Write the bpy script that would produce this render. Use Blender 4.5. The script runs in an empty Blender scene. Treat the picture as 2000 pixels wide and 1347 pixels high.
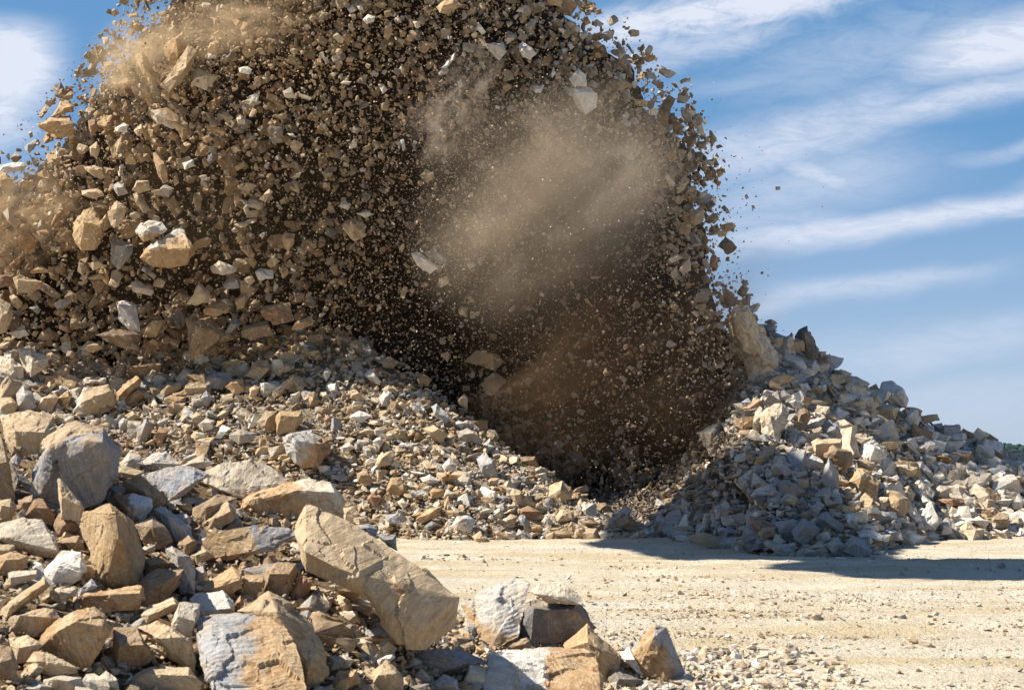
import bpy, bmesh, math, random
import numpy as np
from mathutils import Vector, Euler, Matrix

C = bpy.context
SC = C.scene
R = math.radians
rng = np.random.default_rng(11)

# ------------------------------------------------------------------ camera
FPX, CX, CY, EYE, PITCH = 2778.0, 1000.0, 673.5, 2.0, R(4.66)
cam_d = bpy.data.cameras.new("camera")
cam = bpy.data.objects.new("camera", cam_d)
C.collection.objects.link(cam)
cam.location = (0, 0, EYE)
cam.rotation_euler = (R(90) + PITCH, 0, 0)
cam_d.sensor_width = 36.0
cam_d.lens = 50.0
cam_d.clip_end = 20000
cam_d.clip_start = 0.1
cam_d.dof.use_dof = True
cam_d.dof.focus_distance = 42.0
cam_d.dof.aperture_fstop = 5.0
SC.camera = cam

# ------------------------------------------------------------------ exposure
SC.view_settings.view_transform = 'Standard'
SC.view_settings.look = 'None'
SC.view_settings.exposure = 0.95
SC.view_settings.gamma = 1.0
SC.render.engine = 'CYCLES'
SC.cycles.use_denoising = True
SC.cycles.max_bounces = 6
SC.cycles.diffuse_bounces = 3
SC.cycles.volume_bounces = 1
SC.cycles.transparent_max_bounces = 8

# ------------------------------------------------------------------ sun and sky
SUN_DIR = Vector((-0.70, -0.03, 0.714)).normalized()
SUN_EL = math.asin(SUN_DIR.z)
SUN_AZ = math.atan2(SUN_DIR.x, SUN_DIR.y)          # clockwise from +Y
sun_d = bpy.data.lights.new("sun", 'SUN')
sun_d.energy = 5.0
sun_d.angle = R(0.5)
sun_d.color = (1.0, 0.945, 0.85)
sun = bpy.data.objects.new("sun", sun_d)
C.collection.objects.link(sun)
sun.rotation_euler = (-SUN_DIR).to_track_quat('-Z', 'Y').to_euler()
sun.location = (-20, 20, 40)


def W(x, y, d):
    """photo pixel (2000 x 1347) and camera depth in metres -> world point(s)"""
    x, y, d = np.broadcast_arrays(np.asarray(x, float), np.asarray(y, float), np.asarray(d, float))
    xc = (x - CX) / FPX * d
    yc = (CY - y) / FPX * d
    c, s = math.cos(PITCH), math.sin(PITCH)
    return np.stack([xc, d * c - yc * s, EYE + d * s + yc * c], -1)


def PX(P):
    """world -> (pixel x, pixel y, depth)"""
    P = np.asarray(P, float)
    c, s = math.cos(PITCH), math.sin(PITCH)
    dz = P[..., 2] - EYE
    d = P[..., 1] * c + dz * s
    yc = -P[..., 1] * s + dz * c
    return CX + P[..., 0] / d * FPX, CY - yc / d * FPX, d


# ------------------------------------------------------------------ node helpers
class NT:
    def __init__(self, tree):
        self.t = tree
        tree.nodes.clear()

    def n(self, kind, **kw):
        nd = self.t.nodes.new(kind)
        for k, v in kw.items():
            setattr(nd, k, v)
        return nd

    def put(self, sock, v):
        if isinstance(v, bpy.types.NodeSocket):
            self.t.links.new(v, sock)
        else:
            sock.default_value = v

    def math(self, op, a, b=0.0, c=None, clamp=False):
        nd = self.n('ShaderNodeMath', operation=op, use_clamp=clamp)
        self.put(nd.inputs[0], a)
        self.put(nd.inputs[1], b)
        if c is not None:
            self.put(nd.inputs[2], c)
        return nd.outputs[0]

    def vmath(self, op, a, b=(0, 0, 0)):
        nd = self.n('ShaderNodeVectorMath', operation=op)
        self.put(nd.inputs[0], a)
        self.put(nd.inputs[1], b)
        return nd.outputs[0]

    def mix(self, f, a, b, mode='MIX'):
        nd = self.n('ShaderNodeMix', data_type='RGBA', blend_type=mode)
        self.put(nd.inputs[0], f)
        self.put(nd.inputs[6], a)
        self.put(nd.inputs[7], b)
        return nd.outputs[2]

    def noise(self, vec, scale, detail=4.0, rough=0.55, dist=0.0, dim='3D'):
        nd = self.n('ShaderNodeTexNoise', noise_dimensions=dim)
        self.put(nd.inputs['Vector'], vec)
        self.put(nd.inputs['Scale'], scale)
        nd.inputs['Detail'].default_value = detail
        nd.inputs['Roughness'].default_value = rough
        nd.inputs['Distortion'].default_value = dist
        return nd.outputs[0]

    def ramp(self, f, lo, hi, a=0.0, b=1.0, smooth=True):
        nd = self.n('ShaderNodeMapRange', interpolation_type='SMOOTHSTEP' if smooth else 'LINEAR')
        self.put(nd.inputs[0], f)
        for i, v in zip((1, 2, 3, 4), (lo, hi, a, b)):
            self.put(nd.inputs[i], v)
        return nd.outputs[0]

    def mapping(self, vec, scale=(1, 1, 1), rot=(0, 0, 0), loc=(0, 0, 0)):
        nd = self.n('ShaderNodeMapping')
        self.put(nd.inputs[0], vec)
        nd.inputs[1].default_value = loc
        nd.inputs[2].default_value = rot
        nd.inputs[3].default_value = scale
        return nd.outputs[0]

    def comb(self, x, y, z):
        nd = self.n('ShaderNodeCombineXYZ')
        for i, v in enumerate((x, y, z)):
            self.put(nd.inputs[i], v)
        return nd.outputs[0]


def uv_of(x, y):
    p = W(x, y, 1.0) - np.array([0, 0, EYE])
    return p[0] / p[1], p[2] / p[1]


world = bpy.data.worlds.new("World")
SC.world = world
world.use_nodes = True
w = NT(world.node_tree)
sky = w.n('ShaderNodeTexSky', sky_type='NISHITA')
sky.sun_disc = False
sky.sun_elevation = SUN_EL
sky.sun_rotation = SUN_AZ
sky.altitude = 200
sky.air_density = 1.0
sky.dust_density = 0.15
sky.ozone_density = 1.3
geo = w.n('ShaderNodeTexCoord')
sep = w.n('ShaderNodeSeparateXYZ')
w.put(sep.inputs[0], geo.outputs['Generated'])
yy = w.math('MAXIMUM', sep.outputs[1], 0.08)
U = w.math('DIVIDE', sep.outputs[0], yy)
V = w.math('DIVIDE', sep.outputs[2], yy)
uv = w.comb(U, V, 0.0)
# wind-drawn cirrus: coordinates turned along the streaks
wisp = w.mapping(uv, rot=(0, 0, R(-14)), scale=(1, 1, 1))
streak = w.math('ADD', w.math('MULTIPLY', w.noise(w.mapping(wisp, scale=(5, 24, 1)), 1.0, 7.0, 0.62, 0.8), 0.7), w.math('MULTIPLY', w.noise(w.mapping(uv, scale=(26, 40, 1), rot=(0, 0, R(-25))), 1.0, 6.0, 0.65, 1.2), 0.3))
warp = w.math('MULTIPLY', w.math('SUBTRACT', w.noise(w.mapping(wisp, scale=(6, 14, 1)), 1.0, 3.0, 0.5), 0.5), 0.09)
fine = w.noise(w.mapping(wisp, scale=(28, 60, 1)), 1.0, 6.0, 0.62, 0.8)
feather = w.ramp(w.noise(w.mapping(uv, scale=(22, 90, 1), rot=(0, 0, R(-15))), 1.0, 8.0, 0.68, 1.6), 0.28, 0.66, 0.72, 1.08)
clouds = None


def band(x0, y0, x1, y1, wid, strength, soft=0.35, lo=0.25, hi=0.8, puff=0.0):
    """a streak of cloud between two sky directions"""
    global clouds
    a, b = uv_of(x0, y0), uv_of(x1, y1)
    L = math.hypot(b[0] - a[0], b[1] - a[1])
    tx, ty = (b[0] - a[0]) / L, (b[1] - a[1]) / L
    wd = 1.22 * wid / FPX
    al = w.math('ADD', w.math('MULTIPLY', w.math('SUBTRACT', U, a[0]), tx), w.math('MULTIPLY', w.math('SUBTRACT', V, a[1]), ty))
    pe = w.math('ADD', w.math('MULTIPLY', w.math('SUBTRACT', U, a[0]), -ty), w.math('MULTIPLY', w.math('SUBTRACT', V, a[1]), tx))
    pe = w.math('ADD', pe, w.math('MULTIPLY', warp, 0.45 if not puff else 0.3))
    m = w.ramp(w.math('ABSOLUTE', pe), wd, wd * 0.05)
    m = w.math('MULTIPLY', m, w.ramp(al, -soft * L, soft * L))
    m = w.math('MULTIPLY', m, w.ramp(al, L * (1 + soft), L * (1 - soft)))
    src = fine if puff else streak
    m = w.math('MULTIPLY', m, w.ramp(w.math('ADD', src, w.math('MULTIPLY', m, 0.25)), lo, hi))
    m = w.math('MULTIPLY', m, w.math('MULTIPLY', feather, strength))
    clouds = m if clouds is None else w.math('MAXIMUM', clouds, m)


band(1130, 75, 1700, -40, 70, 0.95, 0.2, 0.3, 0.85, 1)
band(1180, 125, 1560, 40, 55, 0.5, 0.3, 0.3, 0.85, 1)
band(1330, 330, 1800, 190, 100, 0.62, 0.25, 0.28, 0.85)
band(1600, 262, 2250, 120, 45, 0.62, 0.3, 0.28, 0.8)
band(1790, 125, 2300, 40, 80, 0.9, 0.3, 0.22, 0.7)
band(1300, 180, 1850, 60, 36, 0.25, 0.3)
band(1450, 150, 2000, 60, 120, 0.28, 0.4, 0.35, 0.8, 1)
band(1380, 500, 2150, 355, 46, 0.72, 0.3, 0.25, 0.75)
band(1350, 460, 1700, 420, 40, 0.35, 0.35)
band(1400, 600, 1950, 535, 36, 0.42, 0.3)
band(1530, 318, 1665, 362, 36, 0.6, 0.3, 0.3, 0.7, 1)
band(1550, 700, 2150, 640, 60, 0.3, 0.4)
band(1500, 800, 2200, 770, 80, 0.2, 0.4)
band(1850, 310, 2200, 250, 22, 0.3, 0.4)
band(1830, 425, 2200, 405, 12, 0.4, 0.3)
band(1350, 420, 1800, 300, 90, 0.4, 0.4, 0.25, 0.85)
band(-150, 115, 95, 145, 110, 1.3, 0.3, 0.15, 0.55, 1)
band(-150, 230, 70, 210, 100, 0.85, 0.3, 0.3, 0.75, 1)
band(-250, 320, 80, 260, 70, 0.4, 0.35, 0.25, 0.75, 1)
up = w.ramp(sep.outputs[1], 0.05, 0.25)
cover = w.math('MULTIPLY', w.math('MINIMUM', w.math('MULTIPLY', clouds, 1.15), 0.97), up, clamp=True)
hsv = w.n('ShaderNodeHueSaturation')
hsv.inputs['Hue'].default_value = 0.505
hsv.inputs['Saturation'].default_value = 1.12
hsv.inputs['Value'].default_value = 1.0
w.put(hsv.inputs['Color'], sky.outputs[0])
air = w.mix(w.ramp(V, 0.02, 0.24, smooth=False), (2.95, 3.87, 5.42, 1), (1.0, 2.46, 4.55, 1))
air = w.mix(w.ramp(V, 0.24, 0.6), air, (0.84, 2.1, 4.2, 1))
low = w.mix(w.ramp(sep.outputs[2], 0.75, 0.3, 0.0, 0.85), hsv.outputs[0], air)
skycol = w.mix(cover, low, (5.7, 6.05, 6.95, 1))
bg = w.n('ShaderNodeBackground')
w.put(bg.inputs[0], skycol)
bg.inputs[1].default_value = 0.071
wo = w.n('ShaderNodeOutputWorld')
w.put(wo.inputs[0], bg.outputs[0])
world.cycles.sampling_method = 'MANUAL'
world.cycles.sample_map_resolution = 512


# ------------------------------------------------------------------ mesh helpers
def hash3(i, seed):
    i = i.astype(np.int64)
    n = i[..., 0] * 374761393 + i[..., 1] * 668265263 + i[..., 2] * 2147483647 + seed * 144665
    n = (n ^ (n >> 13)) * 1274126177 & 0x7fffffff
    n = (n ^ (n >> 16)) * 668265263 & 0x7fffffff
    return (n & 0xffff) / 65535.0


def vnoise(P, seed=0):
    """smooth value noise, -1..1"""
    P = np.asarray(P, float)
    i = np.floor(P)
    f = P - i
    f = f * f * (3 - 2 * f)
    out = 0
    for dx in (0, 1):
        for dy in (0, 1):
            for dz in (0, 1):
                h = hash3(i + np.array([dx, dy, dz]), seed)
                out = out + h * (f[..., 0] if dx else 1 - f[..., 0]) * (f[..., 1] if dy else 1 - f[..., 1]) * (f[..., 2] if dz else 1 - f[..., 2])
    return out * 2 - 1


def fbm(P, seed=0, oct=4):
    a, s, o = 1.0, 0.0, 0
    for k in range(oct):
        o = o + a * vnoise(np.asarray(P) * 2 ** k + k * 17.3, seed + k)
        s += a
        a *= 0.5
    return o / s


def mesh_obj(name, V, F, mat, col=None, parent=None, smooth=False):
    V = np.asarray(V, np.float32)
    F = np.asarray(F, np.int32)
    me = bpy.data.meshes.new(name)
    k = F.shape[1]
    me.vertices.add(len(V))
    me.vertices.foreach_set('co', V.ravel())
    me.loops.add(F.size)
    me.loops.foreach_set('vertex_index', F.ravel())
    me.polygons.add(len(F))
    me.polygons.foreach_set('loop_start', np.arange(0, F.size, k, dtype=np.int32))
    me.polygons.foreach_set('loop_total', np.full(len(F), k, np.int32))
    if smooth:
        me.polygons.foreach_set('use_smooth', np.ones(len(F), bool))
    else:
        me.shade_flat()
    if col is not None:
        at = me.color_attributes.new('rock_col', 'FLOAT_COLOR', 'POINT')
        at.data.foreach_set('color', np.asarray(col, np.float32).ravel())
    me.materials.append(mat)
    me.update()
    o = bpy.data.objects.new(name, me)
    C.collection.objects.link(o)
    if parent:
        o.parent = parent
    return o


def tag(o, label=None, cat=None, group=None, kind=None):
    for k, v in (('label', label), ('category', cat), ('group', group), ('kind', kind)):
        if v:
            o[k] = v
    return o


def hull(P):
    bm = bmesh.new()
    vs = [bm.verts.new(p) for p in P]
    r = bmesh.ops.convex_hull(bm, input=vs)
    dead = [e for e in set(r['geom_interior']) | set(r['geom_unused']) if isinstance(e, bmesh.types.BMVert)]
    bmesh.ops.delete(bm, geom=list(set(dead)), context='VERTS')
    bmesh.ops.delete(bm, geom=[v for v in bm.verts if not v.link_faces], context='VERTS')
    bmesh.ops.triangulate(bm, faces=bm.faces[:])
    bmesh.ops.recalc_face_normals(bm, faces=bm.faces[:])
    bm.verts.index_update()
    V = np.array([v.co[:] for v in bm.verts])
    F = np.array([[v.index for v in f.verts] for f in bm.faces])
    bm.free()
    return V, F


def subdivide(V, F):
    e = np.sort(np.concatenate([F[:, [0, 1]], F[:, [1, 2]], F[:, [2, 0]]]), axis=1)
    u, inv = np.unique(e, axis=0, return_inverse=True)
    inv = inv.reshape(-1)
    m = len(F)
    mid = (V[u[:, 0]] + V[u[:, 1]]) / 2
    a, b, c = (len(V) + inv[k * m:(k + 1) * m] for k in range(3))
    F2 = np.concatenate([np.stack([F[:, 0], a, c], 1), np.stack([a, F[:, 1], b], 1), np.stack([c, b, F[:, 2]], 1), np.stack([a, b, c], 1)])
    return np.concatenate([V, mid]), F2


def long_edge_split(V, F, limit):
    """split only triangles whose longest edge is over the limit, until none is (keeps facets evenly meshed)"""
    for _ in range(9):
        L = np.stack([np.linalg.norm(V[F[:, i]] - V[F[:, (i + 1) % 3]], axis=1) for i in range(3)], 1)
        if L.max() <= limit or len(F) > 9000:
            break
        e = np.sort(np.stack([F, np.roll(F, -1, 1)], 2), axis=2)      # tri x edge x 2
        flat = e.reshape(-1, 2)
        u, inv = np.unique(flat, axis=0, return_inverse=True)
        inv = inv.reshape(-1, 3)
        ul = np.linalg.norm(V[u[:, 0]] - V[u[:, 1]], axis=1)
        cut = ul > limit
        idx = np.full(len(u), -1)
        idx[cut] = len(V) + np.arange(cut.sum())
        V = np.concatenate([V, (V[u[cut, 0]] + V[u[cut, 1]]) / 2])
        out = []
        # rotate so that the longest edge comes first, then bisect step by step
        for t, (f, ed) in enumerate(zip(F, inv)):
            q = idx[ed]
            c = (q >= 0).sum()
            if c == 0:
                out.append(f)
            elif c == 3:
                a, b, d = q
                out += [(f[0], a, d), (a, f[1], b), (d, b, f[2]), (a, b, d)]
            elif c == 1:
                k = int(np.argmax(q >= 0))
                f0, f1, f2 = f[k], f[(k + 1) % 3], f[(k + 2) % 3]
                out += [(f0, q[k], f2), (q[k], f1, f2)]
            else:
                k = int(np.argmax(q < 0))           # the uncut edge
                f0, f1, f2 = f[k], f[(k + 1) % 3], f[(k + 2) % 3]
                m1, m2 = q[(k + 1) % 3], q[(k + 2) % 3]
                out += [(f0, f1, m1), (f0, m1, m2), (m2, m1, f2)]
        F = np.array(out)
    return V, F


def fracture(q, seed, n=26, amp=0.05, slope=0.22):
    """piecewise flat break surface: each cell of the rock gets its own level and tilt"""
    r_ = np.random.default_rng(int(seed * 97) % 100003)
    c = r_.uniform(-1.15, 1.15, (n, 3))
    lev = r_.uniform(-amp, amp, n)
    til = r_.normal(0, slope, (n, 3))
    w_ = q + 0.08 * np.stack([vnoise(q * 3 + k * 9.1, 7) for k in range(3)], -1)
    d2 = ((w_[:, None, :] - c[None]) ** 2).sum(-1)
    k = d2.argmin(1)
    return lev[k] + ((w_ - c[k]) * til[k]).sum(-1)


def vnormals(V, F):
    n = np.cross(V[F[:, 1]] - V[F[:, 0]], V[F[:, 2]] - V[F[:, 0]])
    N = np.zeros_like(V)
    for k in range(3):
        np.add.at(N, F[:, k], n)
    return N / (np.linalg.norm(N, axis=1, keepdims=True) + 1e-12)


def rotmats(n, tilt=None):
    """random rotations; with tilt (radians sigma) slabs lie about flat"""
    if tilt is None:
        q = rng.normal(size=(n, 4))
    else:
        yaw = rng.uniform(0, 2 * np.pi, n)
        ax = rng.uniform(0, 2 * np.pi, n)
        t = rng.normal(0, tilt, n)
        qz = np.stack([np.cos(yaw / 2), 0 * yaw, 0 * yaw, np.sin(yaw / 2)], 1)
        qt = np.stack([np.cos(t / 2), np.sin(t / 2) * np.cos(ax), np.sin(t / 2) * np.sin(ax), 0 * t], 1)
        a, b = qt, qz
        q = np.stack([a[:, 0] * b[:, 0] - (a[:, 1:] * b[:, 1:]).sum(1), *((a[:, :1] * b[:, 1:] + b[:, :1] * a[:, 1:] + np.cross(a[:, 1:], b[:, 1:])).T)], 1)
    q /= np.linalg.norm(q, axis=1, keepdims=True)
    w_, x, y, z = q.T
    return np.stack([np.stack([1 - 2 * (y * y + z * z), 2 * (x * y - z * w_), 2 * (x * z + y * w_)], -1),
                     np.stack([2 * (x * y + z * w_), 1 - 2 * (x * x + z * z), 2 * (y * z - x * w_)], -1),
                     np.stack([2 * (x * z - y * w_), 2 * (y * z + x * w_), 1 - 2 * (x * x + y * y)], -1)], 1)


# ------------------------------------------------------------------ materials
def new_mat(name):
    m = bpy.data.materials.new(name)
    m.use_nodes = True
    return m, NT(m.node_tree)


def finish(m, t, col, rough, height=None, bump=0.5, dist=0.02):
    b = t.n('ShaderNodeBsdfPrincipled')
    t.put(b.inputs['Base Color'], col)
    t.put(b.inputs['Roughness'], rough)
    b.inputs['Specular IOR Level'].default_value = 0.25
    if height is not None:
        bp = t.n('ShaderNodeBump')
        bp.inputs['Strength'].default_value = bump
        bp.inputs['Distance'].default_value = dist
        t.put(bp.inputs['Height'], height)
        t.put(b.inputs['Normal'], bp.outputs[0])
    o = t.n('ShaderNodeOutputMaterial')
    t.put(o.inputs[0], b.outputs[0])
    return m


def rock_material(name, k):
    """quarried schist; k scales the grain to the size of the rocks"""
    m, t = new_mat(name)
    at = t.n('ShaderNodeAttribute', attribute_name='rock_col')
    co = t.n('ShaderNodeTexCoord').outputs['Object']
    big = t.noise(co, 1.6 * k, 4, 0.6, 0.4)
    med = t.noise(co, 6.0 * k, 6, 0.65)
    grit = t.noise(co, 34.0 * k, 4, 0.7)
    leaf = t.noise(t.mapping(co, scale=(2.2 * k, 2.2 * k, 22 * k)), 1.0, 5, 0.6, 0.3)
    vein = t.ramp(t.math('ABSOLUTE', t.math('SUBTRACT', t.noise(co, 2.3 * k, 5, 0.6, 0.8), 0.5)), 0.012, 0.0)
    c = t.mix(t.ramp(big, 0.35, 0.75, 0.0, 0.55), at.outputs['Color'], (0.46, 0.345, 0.21, 1))     # earth-dusted patches
    stain = t.math('MULTIPLY', t.ramp(t.noise(co, 2.7 * k, 6, 0.66, 0.5), 0.47, 0.62), at.outputs['Alpha'])
    c = t.mix(stain, c, (0.33, 0.175, 0.075, 1))                                                    # iron staining
    c = t.mix(t.math('MULTIPLY', vein, 0.35), c, (0.62, 0.58, 0.5, 1))
    val = t.math('ADD', t.math('MULTIPLY', leaf, 0.5), t.math('MULTIPLY', grit, 0.5))
    c = t.mix(1.0, c, t.mix(t.ramp(val, 0.3, 0.7, smooth=False), (0.52, 0.52, 0.54, 1), (1.38, 1.37, 1.34, 1)), 'MULTIPLY')
    h = t.math('ADD', t.math('MULTIPLY', leaf, 0.5), t.math('ADD', t.math('MULTIPLY', med, 0.9), t.math('MULTIPLY', grit, 0.35)))
    return finish(m, t, c, 0.9, h, 0.8, 0.06 / k)


M_BOULDER = rock_material('quarry_rock_coarse', 2.2)
M_ROCK = rock_material('quarry_rock', 1.3)
M_CHIP = rock_material('quarry_chippings', 2.0)


def soil_material(name, a, b, c_, k, bump, painted_shade=None):
    m, t = new_mat(name)
    co = t.n('ShaderNodeNewGeometry').outputs['Position']
    n1 = t.noise(co, 0.7 * k, 5, 0.6)
    n2 = t.noise(co, 7 * k, 6, 0.7)
    n3 = t.noise(co, 28 * k, 4, 0.7)
    c = t.mix(t.ramp(n1, 0.35, 0.65), a, b)
    c = t.mix(t.ramp(n2, 0.5, 0.72, 0, 0.8), c, c_)
    if painted_shade:                                          # cloud's shade on the heap's inner side, painted as dark brown
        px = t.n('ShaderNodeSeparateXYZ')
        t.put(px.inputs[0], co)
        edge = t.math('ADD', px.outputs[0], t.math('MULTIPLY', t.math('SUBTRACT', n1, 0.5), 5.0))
        c = t.mix(t.ramp(edge, painted_shade[0], painted_shade[1]), c, (0.075, 0.05, 0.03, 1))
    c = t.mix(1.0, c, t.mix(n3, (0.6, 0.6, 0.6, 1), (1.4, 1.4, 1.4, 1)), 'MULTIPLY')
    h = t.math('ADD', n2, t.math('MULTIPLY', n3, 0.5))
    return finish(m, t, c, 0.97, h, bump, 0.1 / k)


M_SLOPE = soil_material('heap_fines', (0.36, 0.26, 0.15, 1), (0.30, 0.23, 0.15, 1), (0.42, 0.36, 0.27, 1), 1.0, 0.8)
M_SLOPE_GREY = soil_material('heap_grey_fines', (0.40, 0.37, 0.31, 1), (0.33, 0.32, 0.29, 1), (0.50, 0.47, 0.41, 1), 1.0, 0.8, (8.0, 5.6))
M_PILE = soil_material('pile_soil', (0.17, 0.11, 0.055, 1), (0.24, 0.16, 0.085, 1), (0.30, 0.21, 0.12, 1), 3.0, 0.9)
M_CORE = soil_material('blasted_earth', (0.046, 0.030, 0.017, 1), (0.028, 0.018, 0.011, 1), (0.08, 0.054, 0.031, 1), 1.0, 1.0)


def road_material():
    m, t = new_mat('pale_gravel_road')
    co = t.n('ShaderNodeNewGeometry').outputs['Position']
    track = t.noise(t.mapping(co, scale=(0.16, 0.8, 1)), 1.0, 4, 0.6, 0.5)
    n1 = t.noise(t.mapping(co, scale=(0.5, 1.2, 1)), 1.0, 6, 0.65)
    n2 = t.noise(co, 9, 6, 0.7)
    n3 = t.noise(co, 45, 3, 0.7)
    c = t.mix(t.ramp(n1, 0.38, 0.62), (0.69, 0.605, 0.455, 1), (0.59, 0.505, 0.365, 1))
    c = t.mix(t.ramp(track, 0.50, 0.60, 0, 0.75), c, (0.56, 0.435, 0.25, 1))
    c = t.mix(t.ramp(track, 0.46, 0.36, 0, 0.6), c, (0.66, 0.60, 0.48, 1))
    c = t.mix(t.ramp(n2, 0.52, 0.70, 0, 0.6), c, (0.60, 0.56, 0.48, 1))
    c = t.mix(1.0, c, t.mix(t.ramp(n3, 0.3, 0.7), (0.72, 0.71, 0.69, 1), (1.16, 1.16, 1.16, 1)), 'MULTIPLY')
    h = t.math('ADD', t.math('MULTIPLY', n2, 1.0), t.math('MULTIPLY', n3, 0.4))
    return finish(m, t, c, 0.95, h, 0.9, 0.09)


M_ROAD = road_material()

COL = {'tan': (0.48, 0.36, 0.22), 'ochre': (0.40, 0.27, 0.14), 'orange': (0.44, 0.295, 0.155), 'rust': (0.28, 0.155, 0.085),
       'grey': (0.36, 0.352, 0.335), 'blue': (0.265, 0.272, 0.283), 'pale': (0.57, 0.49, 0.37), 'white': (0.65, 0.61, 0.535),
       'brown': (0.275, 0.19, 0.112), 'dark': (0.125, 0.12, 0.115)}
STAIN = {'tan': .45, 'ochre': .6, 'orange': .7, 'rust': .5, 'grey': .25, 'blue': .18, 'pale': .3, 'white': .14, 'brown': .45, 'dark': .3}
WORD = {'tan': 'tan', 'ochre': 'ochre-brown', 'orange': 'orange-brown', 'rust': 'rust-red', 'grey': 'grey', 'blue': 'blue-grey',
        'pale': 'pale dusty', 'white': 'whitish', 'brown': 'dull brown', 'dark': 'dark'}
NAMES = list(COL)
PAL = 0.84 * np.array([COL[k] for k in NAMES]) + 0.16 * np.array([0.46, 0.37, 0.25])
PST = np.array([STAIN[k] for k in NAMES])

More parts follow.
